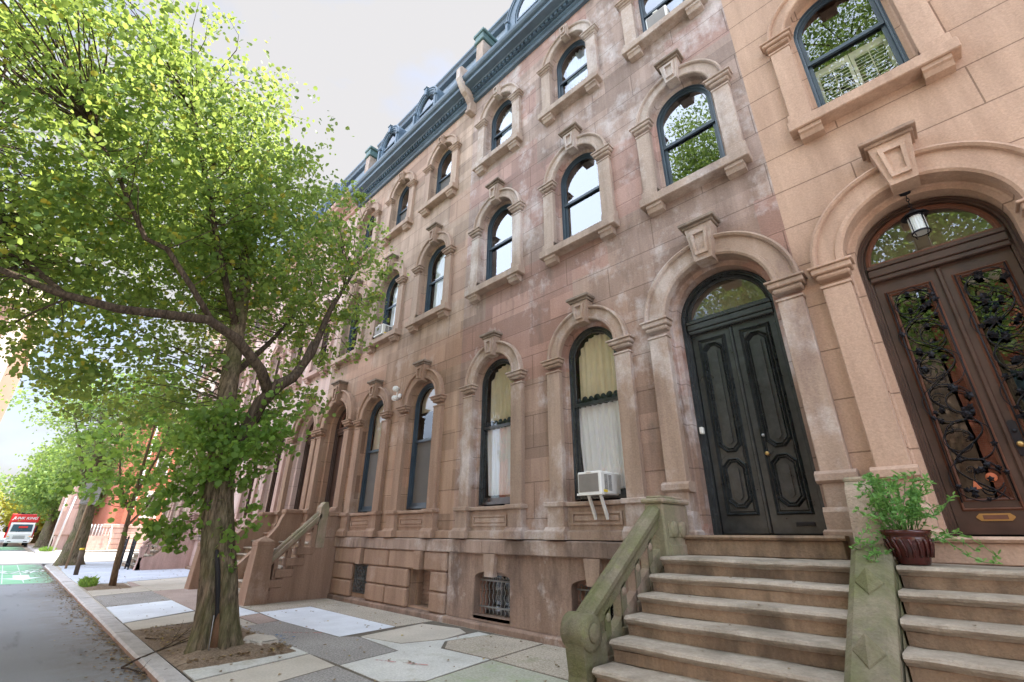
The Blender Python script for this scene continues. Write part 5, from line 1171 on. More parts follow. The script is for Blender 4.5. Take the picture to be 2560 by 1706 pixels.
def crown_points(E, ncl, per, spread, rng, shell=.55, cut=None):
    """leaf clumps spread through ellipsoids, denser towards the outside; returns clump centres and leaf positions"""
    vol = np.array([e[1][0] * e[1][1] * e[1][2] * (e[2] if len(e) > 2 else 1) for e in E]); vol = vol / vol.sum(); cl = []
    for e, f in zip(E, vol):
        n = int(ncl * f) + 1; u = rng.normal(size=(n, 3)); u /= np.linalg.norm(u, axis=1)[:, None]
        r = (shell ** 3 + (1 - shell ** 3) * rng.random(n)) ** (1 / 3.); r *= 1 + .10 * rng.normal(size=n)
        cl.append(u * r[:, None] * np.array(e[1]) + np.array(e[0]))
    cl = np.concatenate(cl)
    if cut is not None: cl = cl[cut(cl)]
    # uneven clump sizes leave gaps and dense knots
    k = np.maximum(2, (per * rng.gamma(1.6, .62, len(cl))).astype(int)); idx = np.repeat(np.arange(len(cl)), k)
    sc_ = spread * rng.uniform(.6, 1.3, len(cl)); pts = cl[idx] + rng.normal(size=(len(idx), 3)) * sc_[idx][:, None] * np.array([1, 1, .6])
    return cl, pts
def limbs(b, start_pts, cl, rng, n_, r0=.03, m=0):
    """thin branches from the nearest limb point to leaf clumps"""
    S = np.array([p for p in start_pts]); ids = rng.choice(len(cl), min(n_, len(cl)), replace=False)
    for i in ids:
        c_ = cl[i]; d = np.linalg.norm(S - c_, axis=1) + np.maximum(0, S[:, 2] - c_[2]) * 1.5; s_ = S[np.argmin(d)]; ln = np.linalg.norm(c_ - s_)
        mid = (s_ + c_) / 2 + rng.normal(size=3) * ln * .10 + np.array([0, 0, ln * .08]); q1 = s_ * .56 + mid * .44 + rng.normal(size=3) * ln * .03
        r = min(r0 * (.4 + ln * .35), r0 * 2)
        b.tube([s_, q1, mid, mid * .45 + c_ * .55 + rng.normal(size=3) * ln * .03, c_], [r, r * .8, r * .6, r * .4, r * .15], 5, m, False)
def dense(pts, k=6):
    P = [np.array(p) for p in pts]; o = []
    for a, c_ in zip(P[:-1], P[1:]):
        for j in range(k): o.append(a + (c_ - a) * j / k)
    o.append(P[-1]); return o
# the big street tree
rng = np.random.default_rng(7)
bt = thing('street_tree', 'large linden with a split mossy trunk and forked limbs on the near pavement', 'tree', (-8.2, 2.5, 0), 'street trees along the kerb')
def trunk_mesh(b, pts, rad, seg=28, flare=None, seed=1, m=0):
    """bark surface with lobes and ridges"""
    rr = random.Random(seed); P = [Vector(p) for p in pts]; rings = []; ph = [rr.uniform(0, 6) for _ in range(4)]
    def ipl(a, u):
        i = min(int(u * (len(a) - 1)), len(a) - 2); f = u * (len(a) - 1) - i; return a[i] * (1 - f) + a[i + 1] * f
    nr = 60
    for i in range(nr + 1):
        u = i / nr; c_ = ipl(P, u); r = ipl(rad, u); ring = []
        for k in range(seg):
            a = 2 * PI * k / seg; fl = max(0, 1 - u * 5) ** 2 * .32 * (.5 + .5 * math.cos(a * 5 + ph[0])) + .06 * math.sin(a * 3 + ph[1] + u * 5) + .022 * math.sin(a * 13 + ph[2] + u * 7 + math.sin(u * 30)) + .018 * math.sin(a * 29 + ph[3] + 3 * math.sin(u * 17)) + rr.uniform(-.012, .012)
            if flare: fl += flare(a, u)
            ring.append(c_ + Vector((math.cos(a), math.sin(a), 0)) * r * (1 + fl))
        rings.append(ring)
    vs = sum(rings, []); b.add(vs, [(i * seg + k, i * seg + (k + 1) % seg, (i + 1) * seg + (k + 1) % seg, (i + 1) * seg + k) for i in range(nr) for k in range(seg)], m, True)
def cleft(a, u):   # deep split on the side facing the camera
    d = (a - math.radians(-17 - 16 * u) + PI) % (2 * PI) - PI
    return -.75 * math.exp(-(d / .20) ** 2) * max(0, min(1, (.62 - u) / .30)) + .10 * math.exp(-((abs(d) - .42) / .16) ** 2) * max(0, min(1, (.6 - u) / .3))
b = MB()
trunk_mesh(b, [(-8.22, 2.52, -.03), (-8.24, 2.46, .5), (-8.28, 2.38, 1.0), (-8.33, 2.26, 1.5), (-8.40, 2.15, 2.0), (-8.48, 2.08, 2.5)], [.31, .262, .235, .215, .205, .205], 120, cleft)
b.tube([(-8.45, 2.10, 2.25), (-8.65, 2.06, 2.9), (-8.90, 2.03, 3.67), (-9.30, 2.00, 5.1), (-9.8, 2.0, 6.6), (-10.3, 1.6, 8.2), (-10.6, 1.0, 10)], [.19, .165, .15, .135, .11, .08, .04], 18)
b.build('trunk', MT['bark'], bt)
b = MB()
LB = [[(-8.42, 2.10, 2.3), (-8.30, 2.24, 2.9), (-8.20, 2.37, 3.55), (-8.10, 2.57, 3.9), (-8.2, 2.8, 4.1), (-8.6, 3.2, 4.8), (-9.0, 3.55, 6.0), (-9.5, 4.2, 7.6)],
      [(-8.15, 2.46, 3.72), (-8.05, 2.22, 4.07), (-7.90, 1.73, 4.43), (-7.80, 1.27, 4.58), (-7.80, .83, 4.50), (-7.80, .21, 4.38), (-7.90, -.41, 4.42), (-8.0, -1.2, 4.6), (-8.2, -2.2, 5.0)],
      [(-7.85, 1.35, 4.56), (-7.90, .94, 5.07), (-8.0, .51, 5.6), (-8.1, .22, 5.7), (-8.3, -.3, 6.6), (-8.6, -.9, 7.6)],
      [(-8.3, 2.9, 4.2), (-8.33, 3.02, 4.55), (-8.42, 3.10, 4.95)],
      [(-9.3, 2.0, 5.1), (-9.0, 1.4, 6.2), (-8.9, .8, 7.6), (-9.0, .2, 9.2)], [(-9.0, 2.03, 4.1), (-10.0, 2.8, 5.3), (-10.8, 3.4, 6.4), (-11.3, 3.8, 7.6)],
      [(-9.8, 2.0, 6.5), (-11.0, 1.2, 7.8), (-12.0, .3, 9)], [(-8.0, -.3, 4.42), (-9.2, -1.0, 5.3), (-10.4, -1.8, 6.6), (-11.2, -2.4, 8)]]
RB = [[.20, .18, .165, .15, .13, .10, .08, .04], [.14, .125, .115, .105, .10, .085, .07, .05, .03], [.07, .065, .06, .055, .045, .03], [.09, .11, .05], [.10, .08, .06, .03], [.09, .07, .05, .03], [.08, .06, .03], [.06, .05, .04, .03]]
RB = [[x * .68 for x in r] for r in RB]
for p, r in zip(LB, RB): b.tube(p, r, 12)
b.build('limb', MT['limb'], bt)
E_ = [((-10.4, -2.2, 8.0), (4.2, 4.4, 3.3)), ((-10.2, .9, 7.9), (3.4, 2.2, 3.0)), ((-10.4, 2.6, 7.3), (3.0, 1.8, 2.4), .85), ((-10.2, 3.9, 7.1), (1.7, 1.4, 2.1), .62), ((-9.4, 4.5, 7.5), (.9, .9, 1.2), .5), ((-9.6, -2.2, 4.9), (3.0, 2.4, 1.0), 1.0), ((-9.2, 2.9, 3.9), (1.3, .8, .8), .6), ((-10.0, .7, 4.1), (2.1, 1.5, .85), 1.1)]
cl, pts = crown_points(E_, 6300, 18, .14, rng, .35)
b = MB(); S_ = sum([dense(p) for p in LB + [[(-8.9, 2.03, 3.67), (-9.3, 2, 5.1), (-9.8, 2, 6.6), (-10.3, 1.6, 8.2), (-10.6, 1, 10)]]], [])
limbs(b, S_, cl, rng, 1000, .011); b.build('twigs', MT['limb'], bt)
leaves_mesh('crown', pts, None, .074, MT['leaf'], bt, rng)
# sprouts round the trunk
E2 = [((-8.4, 2.05, 2.75), (.85, .75, .75), 1.5), ((-8.55, 1.65, 1.95), (.5, .45, .42), 1.6), ((-8.15, 2.35, 1.6), (.32, .35, .55), .8), ((-8.7, 1.6, 1.55), (.35, .35, .25), .7), ((-8.1, 2.75, 3.3), (.7, .5, .6), .7)]
cl2, pts2 = crown_points(E2, 330, 14, .085, rng, .3)
leaves_mesh('trunk_sprouts', pts2, None, .075, MT['leaf2'], bt, rng)
b = MB(); limbs(b, dense([(-8.3, 2.3, 1.0), (-8.4, 2.15, 2.0), (-8.45, 2.1, 2.5), (-8.7, 2.0, 3.0)]), cl2, rng, 110, .007); b.build('sprout_twigs', MT['bark2'], bt)
b = MB(); b.tube([(-8.12, 2.22, 1.32), (-8.13, 2.30, 1.05), (-8.14, 2.37, .8), (-8.14, 2.42, .55), (-8.12, 2.45, .36)], [.02, .035, .045, .05, .045], 10); b.build('dark_scar', plain('charred_bark', (.02, .018, .02), .8, var=.5), bt)
b = MB(); b.tube([(-8.11, 2.46, .5), (-8.09, 2.46, .3), (-8.05, 2.46, .0)], [.05, .07, .09], 10); b.build('rotten_heartwood', plain('red_brown_rotten_wood', (.16, .085, .045), .95, var=.5, bscale=14, bstr=.8, vs=6), bt)
b = MB(); b.tube([(-7.93, 2.36, .0), (-7.98, 2.34, .5)], .006, 5); o = b.build('metal_stake', MT['steel']); o['label'] = 'thin metal stake standing in the split of the big tree trunk'; o['category'] = 'stake'
def tree(name, label, base, tr, rad, E, ncl, per, spread, size, mt, bk, seed, ntw=120, shape='kite', group='street trees along the kerb', shell=.45, extra=None, tw=.012):
    rng = np.random.default_rng(seed); t_ = thing(name, label, 'tree', base, group)
    b = MB(); trunk_mesh(b, tr[:3], rad[:3], 28, None, seed) if rad[0] > .15 else b.tube(tr[:3], rad[:3], 12)
    b.tube(tr[2:], rad[2:], 12); ex = extra or []
    for p, r in ex: b.tube(p, r, 8)
    b.build('trunk', bk, t_)
    cl, pts = crown_points(E, ncl, per, spread, rng, shell); b = MB(); limbs(b, sum([dense(tr[2:])] + [dense(p) for p, r in ex], []), cl, rng, ntw, tw); b.build('twigs', MT['limb'], t_)
    leaves_mesh('crown', pts, None, size, mt, t_, rng, shape); return t_
tree('sapling', 'slim young maple with a thin leaning trunk beside the grass tuft', (-19.55, 2.75, 0), [(-19.55, 2.75, 0), (-19.45, 2.66, .8), (-19.3, 2.60, 1.7), (-19.2, 2.55, 2.6), (-19.1, 2.5, 4.0), (-19.0, 2.45, 6.2)], [.095, .075, .06, .05, .035, .012],
     [((-19.2, 2.4, 4.8), (1.7, 1.8, 1.9)), ((-19.0, 2.0, 2.75), (1.2, 1.3, .75), 1.2)], 260, 11, .16, .14, MT['leaf2'], MT['bark2'], 3, 110, 'round', extra=[([(-19.3, 2.6, 1.7), (-18.9, 2.9, 2.3), (-18.7, 3.1, 3.2)], [.04, .03, .012]), ([(-19.25, 2.57, 2.1), (-19.4, 2.1, 3.0), (-19.5, 1.8, 4.2)], [.04, .03, .012]), ([(-19.2, 2.55, 2.6), (-19.0, 2.8, 3.8), (-18.9, 2.9, 5.2)], [.04, .03, .012])])
tree('street_tree', 'stout tree with deeply furrowed flaring trunk at the street corner by the sign pole', (-33.6, 2.7, 0), [(-33.6, 2.7, -.02), (-33.5, 2.75, 1.6), (-33.3, 2.6, 3.0), (-33.2, 2.4, 4.5), (-33, 2.0, 7), (-33, 1.5, 9.5)], [.52, .36, .31, .24, .15, .05],
     [((-33, 2.6, 7.4), (4.2, 3.2, 2.9)), ((-31.5, .2, 7.6), (2.6, 2.0, 1.0), 1.3), ((-33, 2.4, 4.8), (2.6, 2.2, 1.3), 1.2)], 800, 12, .30, .15, MT['leaf4'], MT['bark'], 5, 150, extra=[([(-33.3, 2.6, 3.0), (-32.6, 1.6, 5.2), (-32, .8, 7)], [.15, .09, .03])], tw=.02)
tree('street_tree', 'leafy tree past the cross street beside the red truck', (-71.8, 3.3, 0), [(-71.8, 3.3, -.02), (-71.6, 3.2, 1.6), (-71.5, 3.1, 3.2), (-71.3, 2.8, 6), (-71, 2.5, 9)], [.7, .5, .42, .3, .1],
     [((-71, 3.4, 7.0), (6, 4.0, 4.2)), ((-68, 2.0, 5.5), (3.5, 2.6, 2.0))], 1000, 12, .55, .34, MT['leaf4'], MT['bark'], 6, 90, tw=.03)
FT = [((-98, 3.5, 0), 8.5, 'leaf3', 7, 'yellow green tree behind the truck on the house side of the street'), ((-120, -6.5, 0), 9, 'leaf3', 8, 'bright yellow tree left of the truck across the street'),
      ((-145, 3.5, 0), 11, 'leaf4', 6, 'hazy tree far down the street on the house side'), ((-175, -7, 0), 15, 'leaf4', 7, 'tall hazy tree far down the street, its top against the open sky'), ((-60.5, 11.5, 0), 7, 'leaf4', 0, '')]
for i, (bs_, h, mk, r, lb) in enumerate(FT):
    if not lb: continue
    x, y, z = bs_
    tree('street_tree', lb, bs_, [(x, y, 0), (x, y, 1.5), (x, y, 3), (x, y, h * .6), (x, y, h * .9)], [.5, .42, .36, .2, .06], [((x, y, h * .62), (r, r * .62, h * .42)), ((x + 2, y - 1, h * .4), (r * .7, r * .5, h * .2))], 520, 12, .7, .5, MT[mk], MT['bark'], 20 + i, 40, tw=.04)
# ------------------------------------------------------------------ kerbside things
bo = thing('bollard', 'dark leaning post with a yellow top on the pavement beside the sign pole', 'bollard', (-25.9, 2.4, 0))
b = MB(); b.tube([(-25.9, 2.4, -.02), (-25.95, 2.37, .5), (-26.0, 2.34, .88)], .075, 16); b.build('post', plain('weathered_dark_wood', (.09, .065, .045), .9, var=.6, vs=2), bo)
b = MB(); b.tube([(-26.0, 2.34, .88), (-26.005, 2.337, .95)], .08, 16); b.build('cap', MT['yellow'], bo)
sp = thing('sign_pole', 'brown pole carrying the blank back of a parking sign near the corner tree', 'sign', (-30.5, 2.4, 0))
b = MB(); b.tube([(-30.5, 2.4, -.02), (-30.5, 2.4, 2.0), (-30.5, 2.4, 4.2)], .045, 8); b.build('pole', plain('rusty_pole', (.26, .17, .10), .8, var=.3), sp)
b = MB(); b.bbox(-30.57, -30.55, 2.08, 2.72, 2.75, 3.75, .004); b.build('sign_plate', MT['steel'], sp)
sp = thing('sign_pole', 'thin grey pole with a narrow faded sign across the side street', 'sign', (-57.3, 2.95, 0))
b = MB(); b.tube([(-57.3, 2.95, 0), (-57.3, 2.95, 4.6)], .05, 8); b.build('pole', MT['steel'], sp); b = MB(); b.bbox(-57.4, -57.36, 2.70, 3.20, 3.2, 4.6, .005); b.build('sign_plate', MT['ht'], sp)
o = thing('street_pole', 'bare leaning pale steel pole across the side street by the grass', 'pole', (-56.9, 3.3, 0))
b = MB(); b.tube([(-56.9, 3.3, 0), (-57, 3.5, 4.4)], .075, 10); b.build('pole', MT['steel'], o)
# grass tufts
def tuft(cx, cy, rx, ry, n, h, seed):
    rr = random.Random(seed); b = MB()
    for i in range(n):
        a = rr.uniform(0, 2 * PI); r = math.sqrt(rr.random()); x = cx + rx * r * math.cos(a); y = cy + ry * r * math.sin(a); hh = h * rr.uniform(.4, 1) * (1.1 - .6 * r); d = rr.uniform(0, 2 * PI); l = rr.uniform(.2, .7) * hh; w_ = .003 + h * .010
        c_, s_ = math.cos(d), math.sin(d)
        b.add([(x - s_ * w_, y + c_ * w_, 0), (x + s_ * w_, y - c_ * w_, 0), (x + c_ * l * .4 + s_ * w_ * .7, y + s_ * l * .4 - c_ * w_ * .7, hh * .7), (x + c_ * l, y + s_ * l, hh * .92)], [(0, 1, 2), (0, 2, 3)])
    return b
b = tuft(-20.6, 2.28, .75, .2, 700, .34, 1); o = b.build('grass', MT['leaf2'], kind='stuff'); o['label'] = 'tuft of green grass at the kerb by the sapling'; o['category'] = 'grass'
b = tuft(-58.5, 3.0, 1.6, .5, 900, .5, 2); o = b.build('grass', MT['leaf2'], kind='stuff'); o['label'] = 'patch of grass at the far street corner'; o['category'] = 'grass'
# fallen leaves, twigs
rng = np.random.default_rng(11); n = 2600
x = -3 - 30 * rng.random(n) ** 1.7; kyv = np.array([ky(v) for v in x]); y = kyv - np.abs(rng.exponential(.13, n)) - .01; z = np.full(n, -.082) + rng.random(n) * .012
m_ = rng.random(n) < .16; y[m_] = rng.uniform(2.0, 6.2, m_.sum()); z[m_] = .012
o = None
def litter(name, x, y, z, size, mt, rng, label):
    n = len(x); a = rng.uniform(0, 2 * PI, n); s_ = size * rng.uniform(.5, 1.3, n); V = []
    P = [(0, -.5, 0), (.5, -.1, .2), (0, .6, .05), (-.45, -.05, .25)]
    for px_, py_, pz_ in P: V.append(np.stack([x + s_ * (px_ * np.cos(a) - py_ * np.sin(a)), y + s_ * (px_ * np.sin(a) + py_ * np.cos(a)), z + s_ * pz_], 1))
    V = np.stack(V, 1).reshape(-1, 3); F = [(i * 4, i * 4 + 1, i * 4 + 2, i * 4 + 3) for i in range(n)]
    me = bpy.data.meshes.new(name); me.from_pydata(V.tolist(), [], F); me.materials.append(mt); o = bpy.data.objects.new(name, me); C.objects.link(o); o['kind'] = 'stuff'; o['label'] = label; o['category'] = 'leaves'; return o
litter('leaf_litter', x, y, z, .045, MT['litter'], rng, 'dry brown leaves gathered in the gutter along the kerb')
n = 900; litter('debris', rng.uniform(-10.8, -7.5, n), rng.uniform(2.02, 3.38, n), np.full(n, .05), .05, MT['litter'], rng, 'crumbled bark and dry leaves in the earth round the big tree')
n = 46; xs = rng.uniform(-2.6, 2, n); k = rng.integers(1, 7, n); litter('step_litter', xs, 5.30 - TR * k + rng.uniform(.0, .2, n), 1.335 - RI * k, .03, MT['litter'], rng, 'few dry leaf scraps on the stone steps')
rr = random.Random(9); b = MB()
def twig(b, p, d, ln, r, dep):
    pts = [Vector(p)]; d = Vector(d)
    for k in range(5): d = (d + Vector((rr.gauss(0, .16), rr.gauss(0, .16), rr.gauss(0, .05)))).normalized(); pts.append(pts[-1] + d * ln / 5)
    b.tube(pts, [r * (1 - .13 * k) for k in range(6)], 5)
    if dep: 
        for k in (2, 3, 4): twig(b, pts[k], (d + Vector((rr.gauss(0, .6), rr.gauss(0, .6), rr.uniform(0, .35)))).normalized(), ln * .55, r * .55, dep - 1)
twig(b, (-8.5, 1.55, -.06), (-.35, .85, .22), 1.0, .014, 2); twig(b, (-8.5, 1.55, -.06), (.75, .3, .02), .7, .012, 2)
o = b.build('fallen_branch', MT['limb']); o['label'] = 'dead bare branch lying across the kerb beside the big tree'; o['category'] = 'branch'
b = MB(); twig(b, (-9.9, 2.0, .03), (.6, .75, .03), .8, .009, 1); o = b.build('fallen_twig', MT['limb']); o['label'] = 'small bare twig on the pit earth left of the tree'; o['category'] = 'twig'
b = MB(); pts = [(-8.62, 3.02), (-8.72, 3.22), (-8.35, 3.36), (-8.02, 3.30), (-7.98, 3.0), (-8.3, 2.93)]; b.sz(.02, .085, pts); b.add([(x * .92 + -8.35 * .08, y * .92 + 3.14 * .08, .095) for x, y in pts], [tuple(range(6))])
for i in range(9): x_, y_ = -8.5 + rr.uniform(-.3, .5), 2.95 + rr.uniform(-.2, .15); s_ = rr.uniform(.03, .07); b.bbox(x_, x_ + s_ * 1.5, y_, y_ + s_, .04, .05 + s_, s_ * .3)
o = b.build('broken_slab', MT['s_beige']); o['label'] = 'broken chunk of concrete lying right of the big tree trunk'; o['category'] = 'rubble'
# iron gates by house 5
for i, (yy_, dx) in enumerate(((4.30, 0), (4.05, -.45))):
    g = thing('iron_gate', ('open black iron gate leaf nearest the double railed stoop' if i == 0 else 'outer black iron gate leaf, left of the other leaf'), 'gate', (-28.0 + dx, yy_, 0), 'iron gates at the stoop')
    b = MB(); x0 = -28.0 + dx
    for x_ in (x0, x0 - .75): b.tube([(x_, yy_, 0), (x_, yy_, 1.28)], .03, 8); b.lathe(x_, yy_, [(.035, 1.28), (.045, 1.31), (.02, 1.36), (.002, 1.42)], 8)
    for z_ in (.2, .95, 1.15): b.box(x0 - .75, x0, yy_ - .012, yy_ + .012, z_, z_ + .03)
    b.build('frame', MT['iron'], g); b = MB()
    for k in range(1, 7):
        x_ = x0 - .75 * k / 7; b.tube([(x_, yy_, .1), (x_, yy_, 1.25)], .011, 5)
        b.tube([(x_ + .045 * math.cos(a), yy_, .6 + .09 * math.sin(a)) for a in [2 * PI * q / 10 for q in range(11)]], .009, 4)
    b.build('scroll_bars', MT['iron'], g)
# ------------------------------------------------------------------ beyond the cross street
hb = thing('corner_house', 'red brick corner house on a pinkish stone base across the side street', 'house', (-60, 6.5, 0))
b = MB(); b.box(-75, -60, 6.5, 30, 2.25, 13.5); b.build('brick_wall', MT['brick'], hb)
b = MB(); z = 0.
for k in range(4): b.bbox(-75.1, -59.88, 6.4, 30, z, z + .46, .04); z += .475
b.bbox(-75.15, -59.8, 6.3, 30, z, z + .35, .05); b.build('stone_base', MT['ht'], hb)
b = MB(); b.sx(-75.3, -59.4, [(6.5, 13.2), (6.1, 13.4), (5.9, 13.9), (6.5, 14.1)]); b.box(-60, -59.5, 6.5, 30, 13.3, 13.9); b.build('cornice', MT['h5'], hb)
for k, y_ in enumerate((9.5, 13.5, 17.5, 21.5)):
    for z_ in (3.0, 6.6, 10.0):
        b = MB(); b.box(-60.02, -59.93, y_ - .55, y_ + .55, z_, z_ + 2.1); f = b.build('window', MT['wht'], hb)
        b = MB(); b.box(-59.93, -59.92, y_ - .45, y_ + .45, z_ + .1, z_ + 2.0); b.build('pane', MT['glassd'], f)
        b = MB(); b.box(-60.02, -59.85, y_ - .7, y_ + .7, z_ - .2, z_); b.box(-60.02, -59.9, y_ - .7, y_ + .7, z_ + 2.1, z_ + 2.4); b.build('lintel', MT['h5'], f)
b = MB(); b.tube([(-59.7, 8.1, 0), (-59.7, 8.1, 13)], .10, 8); b.build('downpipe', MT['wht'], hb)
b = MB()
for k in range(6): b.box(-58.2 - .28 * k, -59.95, 4.8, 6.9, .2 * k, .2 * k + .2)
b.build('stoop', MT['ht'], hb)
b = MB()
for y_ in (4.75, 6.95): b.tube([(-58.2, y_, 1.0), (-59.9, y_, 2.2)], .04, 6); b.tube([(-58.2, y_, 0), (-58.2, y_, 1.0)], .04, 6)
for k in range(10): y_ = 4.8 + 2.1 * k / 9; b.tube([(-59.9, y_, 1.2), (-59.9, y_, 2.2)], .03, 5)
b.build('stair_railing', MT['wht'], hb)
FHG = 'houses down the street on the right side'
for i, (x0, x1, mt, h, lb) in enumerate(((-90, -76, 'h4', 13, 'pink rendered house beyond the red brick corner house'), (-112, -92, 'brick', 12, 'red brick house further down beyond the pink one'), (-150, -114, 'h5', 14, 'pale house farthest down the right side of the street'))):
    hh = thing('row_house', lb, 'house', (x1, 6.5, 0), FHG)
    b = MB(); b.box(x0, x1, 6.5, 22, 0, h); b.build('wall', MT[mt], hh)
    x_ = x0 + 1.5
    while x_ < x1 - 1:
        for z_ in (2.2, 6, 9.4):
            b = MB(); b.box(x_, x_ + 1.1, 6.40, 6.52, z_, z_ + 2.2); b.build('window', MT['navy'], hh)
        x_ += 3
    b = MB(); b.sx(x0, x1, [(6.5, h - .6), (6.2, h - .4), (5.95, h), (6.5, h + .15)]); b.build('cornice', MT['ht'], hh)
b = MB(); b.bbox(-63.2, -62.4, 3.4, 4.3, 0, 1.25, .03); b.bbox(-63.4, -62.2, 3.2, 4.6, 1.25, 3.6, .05); b.bbox(-63.2, -62.3, 3.5, 4.3, 3.6, 5.6, .05); o = b.build('bay_porch', MT['ht']); o['label'] = 'pinkish stone bay standing forward on a pillar across the side street'; o['category'] = 'bay'
# tall apartment building on the left
ab = thing('apartment_building', 'tall brown apartment block with cream top storey at the left edge', 'building', (-78, -4.2, 0))
b = MB(); b.box(-112, -78, -30, -5.6, 0, 27); b.build('wall', plain('brown_brick_block', (.34, .21, .16), .9, var=.15), ab)
b = MB(); b.box(-112.2, -77.9, -30, -5.5, 27, 36); b.box(-112.5, -77.6, -30.2, -5.2, 27, 27.6); b.box(-112.5, -77.6, -30.2, -5.2, 35.6, 36.6); b.box(-79.3, -77.85, -6.9, -5.45, 0, 27); b.box(-77.95, -77.6, -8.0, -7.6, 0, 27) if 0 else None; b.build('cream_trim', MT['h5'], ab)
for z_ in range(9):
    for y_ in (-8.9, -12.4, -16.2, -20.0):
        b = MB(); zz_ = 2.4 + z_ * 3.6
        b.box(-78.1, -77.82, y_ - .95, y_ + .95, zz_, zz_ + 1.7); f = b.build('window', MT['wht'], ab)
        b = MB(); b.box(-77.82, -77.80, y_ - .85, y_ - .06, zz_ + .1, zz_ + 1.6); b.box(-77.82, -77.80, y_ + .06, y_ + .85, zz_ + .1, zz_ + 1.6); b.build('pane', MT['windscreen'], f)
# ------------------------------------------------------------------ truck
tk = thing('box_truck', 'red box truck with a white cab and lettering over the windscreen, coming towards the crossing', 'truck', (-81, 1.25, -.09))
X0 = -80.2; yc = 1.30; gz = -.09
b = MB()
cabp = [(X0 - .05, gz + .55), (X0, gz + .75), (X0, gz + 1.35), (X0 - .12, gz + 1.55), (X0 - .42, gz + 2.42), (X0 - .55, gz + 2.55), (X0 - 2.0, gz + 2.6), (X0 - 2.0, gz + .5)]
b.sy(yc - 1.02, yc + 1.02, cabp); b.build('cab', MT['wht'], tk)
b = MB(); b.bbox(X0 - 7.5, X0 - 1.9, yc - 1.22, yc + 1.22, gz + .9, gz + 3.55, .04); b.bbox(X0 - 2.0, X0 - 1.45, yc - 1.18, yc + 1.18, gz + 2.62, gz + 3.5, .05); b.build('box_body', MT['red'], tk)
b = MB(); b.add([(X0 - .115, yc - .88, gz + 1.6), (X0 - .115, yc + .88, gz + 1.6), (X0 - .395, yc + .82, gz + 2.38), (X0 - .395, yc - .82, gz + 2.38)], [(0, 1, 2, 3)])
b.v = [(x + .02, y, z) for x, y, z in b.v]; b.add([(x - .01, y, z) for x, y, z in b.v], [(3, 2, 1, 0)]); b.build('windscreen', MT['windscreen'], tk)
b = MB(); b.add([(X0 - .16, yc - .3, gz + 1.98), (X0 - .16, yc + .45, gz + 1.98), (X0 - .22, yc + .45, gz + 2.18), (X0 - .22, yc - .3, gz + 2.18)], [(0, 1, 2, 3)]); b.v = [(x - .03, y, z) for x, y, z in b.v]; 
b.v = [(x + .02, y, z) for x, y, z in b.v]; b.build('sun_strip', MT['red'], tk)
b = MB(); b.bbox(X0 - .1, X0 + .12, yc - 1.04, yc + 1.04, gz + .42, gz + .68, .03); b.build('bumper', MT['wht'], tk)
b = MB()
for z in (.86, .98, 1.1): b.box(X0 - .02, X0 + .01, yc - .5, yc + .5, gz + z, gz + z + .05)
b.box(X0 + .11, X0 + .125, yc + .5, yc + .8, gz + .5, gz + .58); b.box(X0 + .11, X0 + .125, yc - .8, yc - .5, gz + .5, gz + .58); b.build('grille', MT['iron'], tk)
for s_ in (-1, 1):
    b = MB(); b.bbox(X0 - .06, X0 + .03, *sorted((yc + s_ * .72, yc + s_ * .98)), gz + .82, gz + 1.1, .03); b.build('headlight', MT['frost'], tk)
    b = MB(); b.bbox(X0 - .06, X0 + .035, *sorted((yc + s_ * .80, yc + s_ * .99)), gz + 1.02, gz + 1.12, .02); b.build('indicator', MT['lampamber'], tk)
    b = MB(); b.disc_y(X0 - .9, gz + .4, [(.30, yc + s_ * .72), (.4, yc + s_ * .74), (.4, yc + s_ * .96), (.30, yc + s_ * .98)], 20); b.build('wheel', MT['tyre'], tk)
    b = MB(); b.disc_y(X0 - 6.0, gz + .4, [(.30, yc + s_ * .6), (.4, yc + s_ * .62), (.4, yc + s_ * .98), (.30, yc + s_ * 1.0)], 20); b.build('wheel', MT['tyre'], tk)
    b = MB(); b.bbox(X0 - .25, X0 - .15, *sorted((yc + s_ * 1.12, yc + s_ * 1.32)), gz + 1.5, gz + 2.1, .02); b.tube([(X0 - .3, yc + s_ * 1.0, gz + 2.2), (X0 - .2, yc + s_ * 1.22, gz + 2.15)], .02, 5); b.build('mirror', MT['iron'], tk)
    b = MB(); b.tube([(X0 - .10, yc + s_ * .1 - .3, gz + 1.56), (X0 - .13, yc + s_ * .1 + .1, gz + 1.72)], .012, 4); b.build('wiper', MT['iron'], tk)
b = MB(); b.box(X0 - 6.5, X0 - .5, yc - .7, yc + .7, gz + .45, gz + .8); b.tube([(X0 - 1.6, yc - .9, gz + 3.75), (X0 - 1.6, yc - .1, gz + 3.55)], .05, 6); b.box(X0 - 1.9, X0 - 1.5, yc - .8, yc + .5, gz + 3.52, gz + 3.6); b.build('chassis', MT['iron'], tk)
def text(body, size, loc, rot, mt, parent, name, extr=.01):
    cu = bpy.data.curves.new(name, 'FONT'); cu.body = body; cu.size = size; cu.extrude = extr; cu.align_x = 'CENTER'; cu.align_y = 'CENTER'; cu.shear = .3; cu.offset = size * .02
    to = bpy.data.objects.new(name + '_src', cu); C.objects.link(to); bpy.context.view_layer.update()
    me = bpy.data.meshes.new_from_object(to.evaluated_get(bpy.context.evaluated_depsgraph_get())); bpy.data.objects.remove(to)
    me.materials.clear(); me.materials.append(mt); o = bpy.data.objects.new(name, me); C.objects.link(o); o.rotation_euler = rot; o.location = Vector(loc) - Vector(parent['_loc']); o.parent = parent; return o
text('JUNK KING', .40, (X0 - 1.43, yc, gz + 3.05), (PI / 2, 0, PI / 2), MT['wht'], tk, 'lettering')
cr_ = thing('parked_car', 'white car with red stripe at the far left edge behind the truck', 'car', (-88, -2.2, -.09))
b = MB(); xx = -86.; yy = -1.9
